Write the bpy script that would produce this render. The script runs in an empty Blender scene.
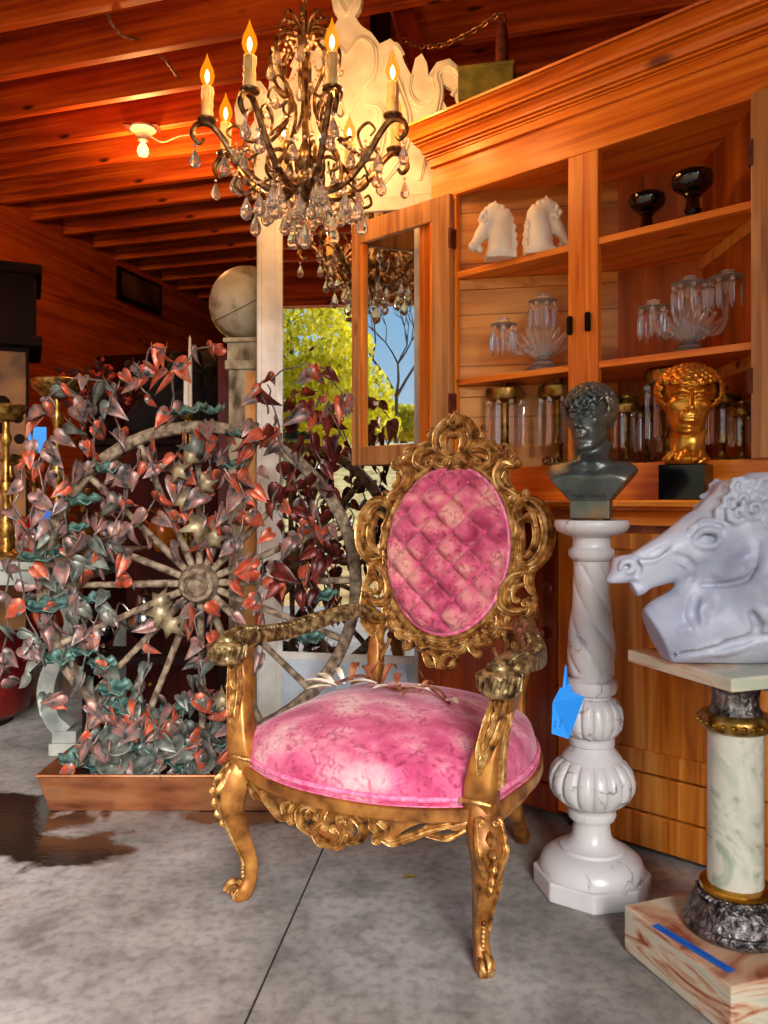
import bpy, bmesh, math, random
import numpy as np
from mathutils import Vector, Matrix, Euler
PI = math.pi
R = math.radians
random.seed(7)
scn = bpy.context.scene
COL = scn.collection
# ------------------------------------------------------------------ camera, world, sun, exposure
CAMZ = 1.05
FPX = 800.0
cam_d = bpy.data.cameras.new('camera')
cam_d.sensor_fit = 'VERTICAL'; cam_d.sensor_height = 24.0; cam_d.lens = FPX / 1024 * 24.0
cam_d.shift_y = -12.0 / 1024
cam_d.clip_start = 0.05; cam_d.clip_end = 300
cam = bpy.data.objects.new('camera', cam_d); COL.objects.link(cam)
cam.location = (0, 0, CAMZ); cam.rotation_euler = (PI / 2, 0, 0)
scn.camera = cam
scn.view_settings.view_transform = 'Standard'
scn.view_settings.look = 'None'
scn.view_settings.gamma = 1.0
scn.view_settings.use_curve_mapping = False
scn.view_settings.exposure = 0.0

world = bpy.data.worlds.new('sky'); scn.world = world; world.use_nodes = True
wn = world.node_tree.nodes; wl = world.node_tree.links
wn.clear()
wo = wn.new('ShaderNodeOutputWorld'); wb = wn.new('ShaderNodeBackground')
tc = wn.new('ShaderNodeTexCoord'); sx = wn.new('ShaderNodeSeparateXYZ'); rp = wn.new('ShaderNodeValToRGB')
rp.color_ramp.elements[0].position = 0.0; rp.color_ramp.elements[0].color = (0.74, 0.88, 1.0, 1)
rp.color_ramp.elements[1].position = 0.6; rp.color_ramp.elements[1].color = (0.25, 0.50, 0.85, 1)
e = rp.color_ramp.elements.new(0.2); e.color = (0.40, 0.68, 0.98, 1)
wl.new(tc.outputs['Generated'], sx.inputs[0]); wl.new(sx.outputs['Z'], rp.inputs[0])
wl.new(rp.outputs[0], wb.inputs[0]); wb.inputs[1].default_value = 1.5
wl.new(wb.outputs[0], wo.inputs[0])

SUN_AZ, SUN_EL, SUN_ANGLE, SUN_E = 20.0, 25.0, 42.0, 13.0     # hazy daylight from behind the camera
sd = bpy.data.lights.new('sun', 'SUN'); sd.energy = SUN_E; sd.angle = R(SUN_ANGLE); sd.color = (1.0, 0.97, 0.93)
sun = bpy.data.objects.new('sun', sd); COL.objects.link(sun)
_d = Vector((-math.sin(R(SUN_AZ)) * math.cos(R(SUN_EL)), math.cos(R(SUN_AZ)) * math.cos(R(SUN_EL)), -math.sin(R(SUN_EL))))
sun.rotation_euler = _d.to_track_quat('-Z', 'Y').to_euler(); sun.location = (2, -8, 6)
BULB_W, BARE_W = 12.0, 42.0

# ------------------------------------------------------------------ helpers
def P(px, py, d):
    """a place seen at this point of the photograph, d metres ahead"""
    return Vector(((px - 384) / FPX * d, d, CAMZ - (py - 500) / FPX * d))

def tag(o, label=None, cat=None, group=None, kind=None):
    if label: o['label'] = label
    if cat: o['category'] = cat
    if group: o['group'] = group
    if kind: o['kind'] = kind
    return o

def thing(name, label, cat, loc=(0, 0, 0), rz=0.0, group=None):
    o = bpy.data.objects.new(name, None); COL.objects.link(o)
    o.location = loc; o.rotation_euler = (0, 0, rz); o.empty_display_size = 0.05
    return tag(o, label, cat, group)

def kids(o):
    return [c for c in bpy.data.objects if c.parent is o]

def dup(root, loc=None, rz=None, label=None, group=None, parent=None):
    r = root.copy(); COL.objects.link(r)
    if parent is not None: r.parent = parent
    if loc is not None: r.location = loc
    if rz is not None: r.rotation_euler = (0, 0, rz)
    if label: r['label'] = label
    if group: r['group'] = group
    for ch in kids(root):
        c = ch.copy(); COL.objects.link(c); c.parent = r
        for g in kids(ch):
            d = g.copy(); COL.objects.link(d); d.parent = c
    return r

def frame_from(pts, up=None):
    """tangent / side / normal frames along a polyline"""
    n = len(pts); T = []
    for i in range(n):
        a = pts[max(0, i - 1)]; b = pts[min(n - 1, i + 1)]
        t = (b - a)
        T.append(t.normalized() if t.length > 1e-9 else Vector((0, 0, 1)))
    S, N = [], []
    if up is not None:
        up = Vector(up)
        for t in T:
            s = t.cross(up)
            if s.length < 1e-5: s = S[-1].copy() if S else t.orthogonal()
            s.normalize(); S.append(s); N.append(s.cross(t).normalized())
    else:
        s = T[0].orthogonal().normalized()
        for t in T:
            s = (s - t * s.dot(t))
            if s.length < 1e-6: s = t.orthogonal()
            s.normalize(); S.append(s.copy()); N.append(s.cross(t).normalized())
    return T, S, N

def cat(pts, n=6, closed=False):
    """Catmull-Rom through points"""
    P_ = [Vector(p) for p in pts]; out = []
    m = len(P_)
    rng = range(m) if closed else range(m - 1)
    for i in rng:
        if closed:
            a, b, c, d = P_[(i - 1) % m], P_[i], P_[(i + 1) % m], P_[(i + 2) % m]
        else:
            b, c = P_[i], P_[i + 1]
            a = P_[i - 1] if i > 0 else b * 2 - c
            d = P_[i + 2] if i + 2 < m else c * 2 - b
        for k in range(n):
            t = k / n
            out.append(0.5 * ((2 * b) + (c - a) * t + (2 * a - 5 * b + 4 * c - d) * t * t + (3 * b - a - 3 * c + d) * t ** 3))
    if not closed: out.append(P_[-1].copy())
    return out

def lerpl(vals, n):
    """resample a list of values to n entries"""
    out = []
    for i in range(n):
        f = i / max(1, n - 1) * (len(vals) - 1); k = min(int(f), len(vals) - 2) if len(vals) > 1 else 0
        out.append(vals[0] if len(vals) == 1 else vals[k] * (1 - (f - k)) + vals[k + 1] * (f - k))
    return out

CIRC = [(math.cos(2 * PI * i / 8), math.sin(2 * PI * i / 8)) for i in range(8)]
def circ(n): return [(math.cos(2 * PI * i / n), math.sin(2 * PI * i / n)) for i in range(n)]
MOULD = [(-1, -.6), (-1.0, .15), (-.78, .6), (-.5, .42), (-.22, .95), (.22, .95), (.5, .42), (.78, .6), (1.0, .15), (1, -.6)]

class MB:
    def __init__(self): self.v = []; self.f = []; self.M = Matrix.Identity(4)
    def add(self, vs, fs):
        o = len(self.v)
        self.v += [tuple(self.M @ Vector(p)) for p in vs]
        self.f += [tuple(i + o for i in q) for q in fs]
        return self
    def box(self, c, s, rz=0.0, rot=None):
        x, y, z = s[0] / 2, s[1] / 2, s[2] / 2
        m = Matrix.Rotation(rz, 3, 'Z') if rot is None else rot
        vs = [m @ Vector((a, b, d)) + Vector(c) for a in (-x, x) for b in (-y, y) for d in (-z, z)]
        return self.add(vs, [(0, 1, 3, 2), (4, 6, 7, 5), (0, 4, 5, 1), (2, 3, 7, 6), (0, 2, 6, 4), (1, 5, 7, 3)])
    def bb(self, x0, x1, y0, y1, z0, z1):
        return self.box(((x0 + x1) / 2, (y0 + y1) / 2, (z0 + z1) / 2), (abs(x1 - x0), abs(y1 - y0), abs(z1 - z0)))
    def sweep(self, pts, w, sec=None, up=None, h=None, closed=False, cap=True):
        pts = [Vector(p) for p in pts]; n = len(pts)
        sec = sec or CIRC; k = len(sec)
        w = lerpl(w, n) if isinstance(w, (list, tuple)) else [w] * n
        h = w if h is None else (lerpl(h, n) if isinstance(h, (list, tuple)) else [h] * n)
        T, S, N = frame_from(pts, up)
        if closed:
            for i in (0, n - 1):
                t = (pts[(i + 1) % n] - pts[i - 1]).normalized()
                if up is not None:
                    s = t.cross(Vector(up)).normalized(); S[i] = s; N[i] = s.cross(t)
        vs = [pts[i] + S[i] * (a * w[i]) + N[i] * (b * h[i]) for i in range(n) for a, b in sec]
        fs = []
        for i in range(n if closed else n - 1):
            j = (i + 1) % n
            for q in range(k):
                r = (q + 1) % k
                fs.append((i * k + q, i * k + r, j * k + r, j * k + q))
        if cap and not closed:
            fs.append(tuple(range(k - 1, -1, -1))); fs.append(tuple((n - 1) * k + q for q in range(k)))
        return self.add(vs, fs)
    def tube(self, pts, r, n=8, **kw): return self.sweep(pts, r, circ(n), **kw)
    def lathe(self, prof, n=32, c=(0, 0, 0), flute=0, twist=0.0, cap=True):
        """prof rows (r, z[, flute depth])"""
        vs, fs = [], []
        for row in prof:
            r, z = row[0], row[1]; fd = row[2] if len(row) > 2 else 0.0
            for i in range(n):
                a = 2 * PI * i / n
                rr = r
                if fd:
                    q = abs(math.sin(flute * (a + twist * z) / 2))
                    rr = r - fd * (1 - q) ** 2.2 * 1.0
                vs.append((c[0] + rr * math.cos(a), c[1] + rr * math.sin(a), c[2] + z))
        for i in range(len(prof) - 1):
            for q in range(n):
                r = (q + 1) % n
                fs.append((i * n + q, i * n + r, (i + 1) * n + r, (i + 1) * n + q))
        if cap:
            fs.append(tuple(range(n - 1, -1, -1))); m = (len(prof) - 1) * n; fs.append(tuple(m + q for q in range(n)))
        return self.add(vs, fs)
    def ell(self, c, r, n=12, m=8, rot=None):
        if not isinstance(r, (tuple, list)): r = (r, r, r)
        rows = []
        for j in range(1, m):
            t = PI * j / m
            for i in range(n):
                a = 2 * PI * i / n
                rows.append(Vector((r[0] * math.sin(t) * math.cos(a), r[1] * math.sin(t) * math.sin(a), -r[2] * math.cos(t))))
        rows = [Vector((0, 0, -r[2]))] + rows + [Vector((0, 0, r[2]))]
        if rot is not None: rows = [rot @ p for p in rows]
        rows = [p + Vector(c) for p in rows]
        fs = []
        for i in range(n): fs.append((0, 1 + (i + 1) % n, 1 + i))
        for j in range(m - 2):
            for i in range(n):
                k = (i + 1) % n
                fs.append((1 + j * n + i, 1 + j * n + k, 1 + (j + 1) * n + k, 1 + (j + 1) * n + i))
        L = len(rows) - 1; b = 1 + (m - 2) * n
        for i in range(n): fs.append((L, b + i, b + (i + 1) % n))
        return self.add(rows, fs)
    def prism(self, poly, z0, z1):
        n = len(poly)
        vs = [(x, y, z0) for x, y in poly] + [(x, y, z1) for x, y in poly]
        fs = [tuple(range(n - 1, -1, -1)), tuple(range(n, 2 * n))] + [(i, (i + 1) % n, n + (i + 1) % n, n + i) for i in range(n)]
        return self.add(vs, fs)
    def slab(self, poly3, thick):
        """planar 3-D polygon given thickness vector"""
        n = len(poly3); t = Vector(thick)
        vs = [Vector(p) for p in poly3] + [Vector(p) + t for p in poly3]
        fs = [tuple(range(n - 1, -1, -1)), tuple(range(n, 2 * n))] + [(i, (i + 1) % n, n + (i + 1) % n, n + i) for i in range(n)]
        return self.add(vs, fs)
    def grid(self, fn, nu, nv, wrap=False):
        vs = [fn(i / nu, j / nv) for j in range(nv + 1) for i in range(nu + (0 if wrap else 1))]
        w = nu if wrap else nu + 1; fs = []
        for j in range(nv):
            for i in range(nu):
                k = (i + 1) % w if wrap else i + 1
                fs.append((j * w + i, j * w + k, (j + 1) * w + k, (j + 1) * w + i))
        return self.add(vs, fs)
    def build(self, name, mat, parent=None, smooth=True, bev=0.0, angle=40, seg=2, loc=None, rz=None, solid=0.0):
        me = bpy.data.meshes.new(name)
        me.from_pydata(self.v, [], self.f)
        bm = bmesh.new(); bm.from_mesh(me); bmesh.ops.recalc_face_normals(bm, faces=bm.faces[:]); bm.to_mesh(me); bm.free()
        return link(name, me, mat, parent, smooth, bev, angle, seg, loc, rz, solid)

def link(name, me, mat, parent=None, smooth=True, bev=0.0, angle=40, seg=2, loc=None, rz=None, solid=0.0):
    for m in (mat if isinstance(mat, list) else [mat]): me.materials.append(m)
    o = bpy.data.objects.new(name, me); COL.objects.link(o)
    if parent is not None: o.parent = parent
    if loc is not None: o.location = loc
    if rz is not None: o.rotation_euler = (0, 0, rz)
    if smooth:
        me.polygons.foreach_set('use_smooth', [True] * len(me.polygons))
        if angle < 180:
            try: me.set_sharp_from_angle(angle=R(angle))
            except Exception: pass
    if solid:
        s = o.modifiers.new('solid', 'SOLIDIFY'); s.thickness = solid
    if bev:
        b = o.modifiers.new('bevel', 'BEVEL'); b.width = bev; b.segments = seg; b.limit_method = 'ANGLE'; b.angle_limit = R(35)
    return o

# ---- clay modelling: blended solids turned into one surface
class Clay:
    def __init__(self, lo, hi, h):
        self.h = h; self.o = np.array(lo, float)
        self.n = [int(math.ceil((hi[i] - lo[i]) / h)) + 1 for i in range(3)]
        self.F = np.full(self.n, 10.0, np.float32); self.Rm = np.eye(3); self.t = np.zeros(3)
    def at(self, rot=None, t=(0, 0, 0)):
        self.Rm = np.eye(3) if rot is None else np.array(Euler(rot).to_matrix()); self.t = np.array(t, float); return self
    def _p(self, c): return self.Rm @ np.array(c, float) + self.t
    def _box(self, c, rad):
        lo = np.maximum(0, np.floor((c - rad - self.o) / self.h).astype(int)); hi = np.minimum(self.n, np.ceil((c + rad - self.o) / self.h).astype(int) + 1)
        if np.any(hi <= lo): return None
        ax = [self.o[i] + np.arange(lo[i], hi[i]) * self.h for i in range(3)]
        X, Y, Z = np.meshgrid(*ax, indexing='ij', sparse=True)
        return (slice(lo[0], hi[0]), slice(lo[1], hi[1]), slice(lo[2], hi[2])), X, Y, Z
    def _mix(self, sl, d, k, sub):
        A = self.F[sl]; d = d.astype(np.float32)
        if sub: A, d = -A, -d; d = -d
        k = max(k, 1e-5)
        hh = np.clip(0.5 + 0.5 * (d - A) / k, 0, 1)
        out = d * (1 - hh) + A * hh - k * hh * (1 - hh)
        self.F[sl] = -out if sub else out
    def ell(self, c, r, k=0.01, rot=None, sub=False):
        if not isinstance(r, (tuple, list)): r = (r, r, r)
        c = self._p(c); Q = self.Rm if rot is None else self.Rm @ np.array(Euler(rot).to_matrix())
        b = self._box(c, max(r) + k + 2 * self.h)
        if b is None: return self
        sl, X, Y, Z = b; X, Y, Z = X - c[0], Y - c[1], Z - c[2]
        a = [(Q[0, i] * X + Q[1, i] * Y + Q[2, i] * Z) for i in range(3)]
        k0 = np.sqrt(sum((a[i] / r[i]) ** 2 for i in range(3))); k1 = np.sqrt(sum((a[i] / r[i] ** 2) ** 2 for i in range(3))) + 1e-9
        d = k0 * (k0 - 1) / k1
        if sub: self._sub(sl, d, k)
        else: self._mix(sl, d, k, False)
        return self
    def _sub(self, sl, d, k):
        A = self.F[sl]; d = (-d).astype(np.float32); k = max(k, 1e-5)
        hh = np.clip(0.5 - 0.5 * (d - A) / k, 0, 1)
        self.F[sl] = d * (1 - hh) + A * hh + k * hh * (1 - hh)
    def cap(self, a, b, ra, rb=None, k=0.01, sub=False):
        rb = ra if rb is None else rb
        a = self._p(a); b = self._p(b); c = (a + b) / 2; L = np.linalg.norm(b - a)
        bx = self._box(c, L / 2 + max(ra, rb) + k + 2 * self.h)
        if bx is None: return self
        sl, X, Y, Z = bx; v = b - a
        t = np.clip(((X - a[0]) * v[0] + (Y - a[1]) * v[1] + (Z - a[2]) * v[2]) / max(L * L, 1e-12), 0, 1)
        d = np.sqrt((X - a[0] - t * v[0]) ** 2 + (Y - a[1] - t * v[1]) ** 2 + (Z - a[2] - t * v[2]) ** 2) - (ra + (rb - ra) * t)
        if sub: self._sub(sl, d, k)
        else: self._mix(sl, d, k, False)
        return self
    def path(self, pts, r, k=0.005, sub=False):
        rr = lerpl(r, len(pts)) if isinstance(r, (list, tuple)) else [r] * len(pts)
        for i in range(len(pts) - 1): self.cap(pts[i], pts[i + 1], rr[i], rr[i + 1], k, sub)
        return self
    def fn(self, f, c, rad, k=0.01, sub=False, inter=False):
        c = np.array(c, float); b = self._box(c, rad)
        sl, X, Y, Z = b; d = f(X, Y, Z) + 0 * X + 0 * Y + 0 * Z
        if inter: self._sub(sl, -d, k)
        elif sub: self._sub(sl, d, k)
        else: self._mix(sl, d, k, False)
        return self
    def mesh(self, name):
        F = self.F; s = F < 0; nx, ny, nz = F.shape
        s[0] = s[-1] = False; s[:, 0] = s[:, -1] = False; s[:, :, 0] = s[:, :, -1] = False
        F = np.where(s, np.minimum(F, -1e-6), np.maximum(F, 1e-6))
        cnt = np.zeros((nx - 1, ny - 1, nz - 1), np.int8)
        for a in (0, 1):
            for b in (0, 1):
                for c in (0, 1): cnt += s[a:nx - 1 + a, b:ny - 1 + b, c:nz - 1 + c]
        act = (cnt > 0) & (cnt < 8); I = np.argwhere(act)
        idx = np.full(cnt.shape, -1, np.int64); idx[act] = np.arange(len(I))
        cn = [(a, b, c) for a in (0, 1) for b in (0, 1) for c in (0, 1)]
        V = {q: F[I[:, 0] + q[0], I[:, 1] + q[1], I[:, 2] + q[2]] for q in cn}
        pos = np.zeros((len(I), 3)); num = np.zeros(len(I))
        for q in cn:
            for ax in range(3):
                if q[ax]: continue
                w = list(q); w[ax] = 1; w = tuple(w)
                m = (V[q] < 0) != (V[w] < 0)
                t = V[q][m] / (V[q][m] - V[w][m])
                p = np.tile(np.array(q, float), (m.sum(), 1)); p[:, ax] += t
                pos[m] += p; num[m] += 1
        pos = (pos / num[:, None] + I) * self.h + self.o
        faces = []
        for ax in range(3):
            a = [slice(1, None)] * 3; a[ax] = slice(0, -1); b = [slice(1, None)] * 3; b[ax] = slice(1, None)
            s0 = s[tuple(a)]; s1 = s[tuple(b)]
            E = np.argwhere(s0 != s1); fl = s0[s0 != s1]
            off = [1, 1, 1]; off[ax] = 0; E = E + np.array(off)
            u, v = [(1, 2), (2, 0), (0, 1)][ax]
            def cell(du, dv):
                q = E.copy(); q[:, u] += du; q[:, v] += dv
                return q
            qs = [cell(-1, -1), cell(0, -1), cell(0, 0), cell(-1, 0)]
            ok = np.all([(q < np.array(cnt.shape)).all(1) & (q >= 0).all(1) for q in qs], axis=0)
            ids = np.stack([idx[tuple(q[ok].T)] for q in qs], 1); f = fl[ok]
            ids[~f] = ids[~f][:, ::-1]
            faces.append(ids[(ids >= 0).all(1)])
        faces = np.concatenate(faces)
        me = bpy.data.meshes.new(name); me.from_pydata(pos.tolist(), [], faces.tolist()); me.update()
        return me

# ------------------------------------------------------------------ materials
def lin(c):
    return tuple(((x / 12.92) if x <= 0.04045 else ((x + 0.055) / 1.055) ** 2.4) for x in c)
def hexc(h):
    return lin(tuple(int(h[i:i + 2], 16) / 255 for i in (0, 2, 4)))

def mat(name, cols, rough=0.5, metal=0.0, scale=6.0, stretch=(1, 1, 1), bump=0.0, bscale=None, detail=5.0, pos=None,
        trans=0.0, ior=1.45, emit=None, estr=0.0, spec=0.5, sheen=0.0, coat=0.0, dist=0.0, rvar=0.0):
    m = bpy.data.materials.new(name); m.use_nodes = True
    nt = m.node_tree; N = nt.nodes; L = nt.links; b = N['Principled BSDF']
    cols = [hexc(c) if isinstance(c, str) else c for c in (cols if isinstance(cols, list) else [cols])]
    b.inputs['Roughness'].default_value = rough; b.inputs['Metallic'].default_value = metal
    b.inputs['Transmission Weight'].default_value = trans; b.inputs['IOR'].default_value = ior
    b.inputs['Specular IOR Level'].default_value = spec
    b.inputs['Sheen Weight'].default_value = sheen; b.inputs['Coat Weight'].default_value = coat
    tcn = N.new('ShaderNodeTexCoord'); mp = N.new('ShaderNodeMapping'); mp.inputs['Scale'].default_value = stretch
    L.new(tcn.outputs['Object'], mp.inputs[0])
    nz = N.new('ShaderNodeTexNoise'); nz.inputs['Scale'].default_value = scale; nz.inputs['Detail'].default_value = detail
    nz.inputs['Distortion'].default_value = dist
    L.new(mp.outputs[0], nz.inputs['Vector'])
    if len(cols) > 1:
        r = N.new('ShaderNodeValToRGB'); el = r.color_ramp.elements
        pos = pos or [0.32 + 0.36 * i / (len(cols) - 1) for i in range(len(cols))]
        el[0].position = pos[0]; el[0].color = (*cols[0], 1); el[1].position = pos[-1]; el[1].color = (*cols[-1], 1)
        for i in range(1, len(cols) - 1):
            q = el.new(pos[i]); q.color = (*cols[i], 1)
        L.new(nz.outputs['Fac'], r.inputs[0]); L.new(r.outputs[0], b.inputs['Base Color'])
    else:
        b.inputs['Base Color'].default_value = (*cols[0], 1)
    if rvar:
        mr = N.new('ShaderNodeMapRange'); mr.inputs['To Min'].default_value = max(0.02, rough - rvar); mr.inputs['To Max'].default_value = rough + rvar
        L.new(nz.outputs['Fac'], mr.inputs['Value']); L.new(mr.outputs[0], b.inputs['Roughness'])
    if bump:
        nb = nz
        if bscale:
            nb = N.new('ShaderNodeTexNoise'); nb.inputs['Scale'].default_value = bscale; nb.inputs['Detail'].default_value = 4
            L.new(mp.outputs[0], nb.inputs['Vector'])
        bu = N.new('ShaderNodeBump'); bu.inputs['Strength'].default_value = bump; bu.inputs['Distance'].default_value = 0.01
        L.new(nb.outputs['Fac'], bu.inputs['Height']); L.new(bu.outputs[0], b.inputs['Normal'])
    if emit is not None:
        b.inputs['Emission Color'].default_value = (*(hexc(emit) if isinstance(emit, str) else emit), 1); b.inputs['Emission Strength'].default_value = estr
    return m

def wood(name, cols, axis='x', grain=26.0, along=1.2, rough=0.45, knots=True, bump=0.12, coat=0.0, seams=None, spec=0.4):
    """wood with grain running along the given object axis; seams=(axis index, board width)"""
    m = bpy.data.materials.new(name); m.use_nodes = True
    nt = m.node_tree; N = nt.nodes; L = nt.links; b = N['Principled BSDF']
    cols = [hexc(c) for c in cols]
    b.inputs['Roughness'].default_value = rough; b.inputs['Coat Weight'].default_value = coat; b.inputs['Specular IOR Level'].default_value = spec
    tcn = N.new('ShaderNodeTexCoord'); mp = N.new('ShaderNodeMapping')
    sc = {'x': (along, grain, grain), 'y': (grain, along, grain), 'z': (grain, grain, along)}[axis]
    mp.inputs['Scale'].default_value = sc; L.new(tcn.outputs['Object'], mp.inputs[0])
    wv = N.new('ShaderNodeTexNoise'); wv.inputs['Scale'].default_value = 1.0; wv.inputs['Detail'].default_value = 6; wv.inputs['Distortion'].default_value = 0.9
    L.new(mp.outputs[0], wv.inputs['Vector'])
    r = N.new('ShaderNodeValToRGB'); el = r.color_ramp.elements
    n = len(cols)
    el[0].position = 0.30; el[0].color = (*cols[0], 1); el[1].position = 0.70; el[1].color = (*cols[-1], 1)
    for i in range(1, n - 1):
        q = el.new(0.30 + 0.40 * i / (n - 1)); q.color = (*cols[i], 1)
    L.new(wv.outputs['Fac'], r.inputs[0])
    big = N.new('ShaderNodeTexNoise'); big.inputs['Scale'].default_value = 2.2; big.inputs['Detail'].default_value = 3
    L.new(tcn.outputs['Object'], big.inputs['Vector'])
    mx = N.new('ShaderNodeMix'); mx.data_type = 'RGBA'; mx.blend_type = 'MULTIPLY'; mx.inputs[0].default_value = 0.5
    r2 = N.new('ShaderNodeValToRGB'); r2.color_ramp.elements[0].position = 0.3; r2.color_ramp.elements[0].color = (0.72, 0.64, 0.58, 1)
    r2.color_ramp.elements[1].position = 0.65; r2.color_ramp.elements[1].color = (1.2, 1.18, 1.12, 1)
    L.new(big.outputs['Fac'], r2.inputs[0]); L.new(r.outputs[0], mx.inputs[6]); L.new(r2.outputs[0], mx.inputs[7])
    out = mx.outputs[2]
    if knots:
        mk = N.new('ShaderNodeMapping'); ks = {'x': (2.2, 6, 6), 'y': (6, 2.2, 6), 'z': (6, 6, 2.2)}[axis]
        mk.inputs['Scale'].default_value = ks; L.new(tcn.outputs['Object'], mk.inputs[0])
        vo = N.new('ShaderNodeTexVoronoi'); vo.inputs['Scale'].default_value = 1.0; L.new(mk.outputs[0], vo.inputs['Vector'])
        kr = N.new('ShaderNodeValToRGB'); kr.color_ramp.elements[0].position = 0.05; kr.color_ramp.elements[0].color = (1, 1, 1, 1)
        kr.color_ramp.elements[1].position = 0.12; kr.color_ramp.elements[1].color = (0, 0, 0, 1)
        L.new(vo.outputs['Distance'], kr.inputs[0])
        m2 = N.new('ShaderNodeMix'); m2.data_type = 'RGBA'; L.new(kr.outputs[0], m2.inputs[0]); L.new(out, m2.inputs[6])
        m2.inputs[7].default_value = (*[c * 0.35 for c in cols[0]], 1); out = m2.outputs[2]
    if seams:
        sp = N.new('ShaderNodeSeparateXYZ'); L.new(tcn.outputs['Object'], sp.inputs[0])
        dv = N.new('ShaderNodeMath'); dv.operation = 'DIVIDE'; dv.inputs[1].default_value = seams[1]; L.new(sp.outputs[seams[0]], dv.inputs[0])
        fr = N.new('ShaderNodeMath'); fr.operation = 'FRACT'; L.new(dv.outputs[0], fr.inputs[0])
        sr = N.new('ShaderNodeValToRGB'); sr.color_ramp.elements[0].position = 0.0; sr.color_ramp.elements[0].color = (1, 1, 1, 1)
        sr.color_ramp.elements[1].position = 0.035; sr.color_ramp.elements[1].color = (0, 0, 0, 1)
        L.new(fr.outputs[0], sr.inputs[0])
        m3 = N.new('ShaderNodeMix'); m3.data_type = 'RGBA'; L.new(sr.outputs[0], m3.inputs[0]); L.new(out, m3.inputs[6])
        m3.inputs[7].default_value = (*[c * 0.25 for c in cols[0]], 1); out = m3.outputs[2]
    L.new(out, b.inputs['Base Color'])
    bu = N.new('ShaderNodeBump'); bu.inputs['Strength'].default_value = bump; bu.inputs['Distance'].default_value = 0.004
    L.new(wv.outputs['Fac'], bu.inputs['Height']); L.new(bu.outputs[0], b.inputs['Normal'])
    return m

JOIST = wood('joist_pine', ['7a2606', 'b8480c', 'd86a18'], 'x', 22, 1.0, rough=0.55)
DECK = wood('roof_deck', ['5c1c06', '8c3008', 'a8440c'], 'y', 18, 1.0, rough=0.6, seams=(0, 0.14))
PLANKW = wood('wall_planks', ['842c08', 'b4480e', 'cf6218'], 'y', 14, 0.8, rough=0.6, seams=(2, 0.17))
CAB = wood('honey_pine', ['b4500a', 'dc7618', 'ee9436'], 'x', 30, 1.4, rough=0.36)
CABV = wood('honey_pine_upright', ['b4500a', 'd87418', 'e89034'], 'z', 30, 1.4, rough=0.36)
CABD = wood('worn_pine_door', ['8c542c', 'b07844', 'c89058'], 'z', 28, 1.4, rough=0.45)
CABI = wood('cabinet_inside_planks', ['a8601c', 'cc8434', 'dc9a4c'], 'x', 16, 1.2, rough=0.5, seams=(2, 0.19))
CABIV = wood('cabinet_back_boards', ['7c3408', 'a8500e', 'c0661c'], 'z', 16, 1.2, rough=0.5)
OAK = wood('oak_panel', ['8c4408', 'c87420', 'e8a04c'], 'z', 26, 1.1, rough=0.4, knots=False, bump=0.2)
REDW = wood('red_brown_door', ['5c1c04', '8c3408', 'a8480e'], 'z', 18, 1.0, rough=0.35, coat=0.2)
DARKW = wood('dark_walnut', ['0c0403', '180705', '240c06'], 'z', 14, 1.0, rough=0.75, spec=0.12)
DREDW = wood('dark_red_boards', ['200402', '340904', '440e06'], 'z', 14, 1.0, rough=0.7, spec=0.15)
WHITEP = mat('white_paint', ['c8c0b4', 'e8e4dc'], rough=0.5, scale=9, bump=0.1)
BLUEP = mat('pale_blue_paint', ['b4c0cc', 'd4dce4'], rough=0.5, scale=9)
CREST = mat('crest_plaster_white', ['d8d0c0', 'f0ece2'], rough=0.6, scale=12, bump=0.15)
CANE = mat('worn_gold_leaf', ['38200c', '8c5c2c', 'b88848', 'd8b47c'], rough=0.36, metal=0.6, scale=38, bump=0.25, bscale=90, pos=[.3, .42, .56, .72], rvar=.1)
GOLD2 = mat('amber_gold_rail', ['5c3410', '98602a', 'b8803c'], rough=0.38, metal=0.45, scale=18, bump=0.12)
ARMD = mat('dark_worn_gilt', ['2c1c10', '5c4428', '9c8458', 'c4b084'], rough=0.4, metal=0.5, scale=45, bump=0.3, pos=[.3, .45, .6, .75])
def velvet(name, a, b_, c, s1, stretch=(1, 1, 1), bump=.15):
    m = mat(name, [a, b_, c], rough=0.8, scale=s1, stretch=stretch, sheen=0.25, bump=bump, bscale=120, detail=12, pos=[.33, .5, .66])
    nt = m.node_tree; N = nt.nodes; L = nt.links; b = N['Principled BSDF']      # crushed pile: small dark streaks over the worn patches
    n = N.new('ShaderNodeTexNoise'); n.inputs['Scale'].default_value = 38; n.inputs['Detail'].default_value = 8; n.inputs['Distortion'].default_value = 1.5
    t = N.new('ShaderNodeTexCoord'); L.new(t.outputs['Object'], n.inputs['Vector'])
    r = N.new('ShaderNodeValToRGB'); r.color_ramp.elements[0].position = .34; r.color_ramp.elements[0].color = (.50, .14, .28, 1); r.color_ramp.elements[1].position = .49; r.color_ramp.elements[1].color = (1, 1, 1, 1)
    x = N.new('ShaderNodeMix'); x.data_type = 'RGBA'; x.blend_type = 'MULTIPLY'; x.inputs[0].default_value = .8
    src = b.inputs['Base Color'].links[0].from_socket; L.new(n.outputs['Fac'], r.inputs[0]); L.new(src, x.inputs[6]); L.new(r.outputs[0], x.inputs[7]); L.new(x.outputs[2], b.inputs['Base Color'])
    return m
PINK = velvet('worn_pink_velvet', 'a81c54', 'c8587c', 'd8a4a4', 8, (1, 1.6, 1))
PINKB = velvet('tufted_pink_velvet', 'a02850', 'c85874', 'd49488', 12)
HOT = mat('magenta_pleats', ['c0106c', 'd83c84'], rough=0.7, sheen=0.6, scale=40)
PIPE = mat('pink_piping', ['c84878', 'e88cac'], rough=0.7, scale=60)
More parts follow.
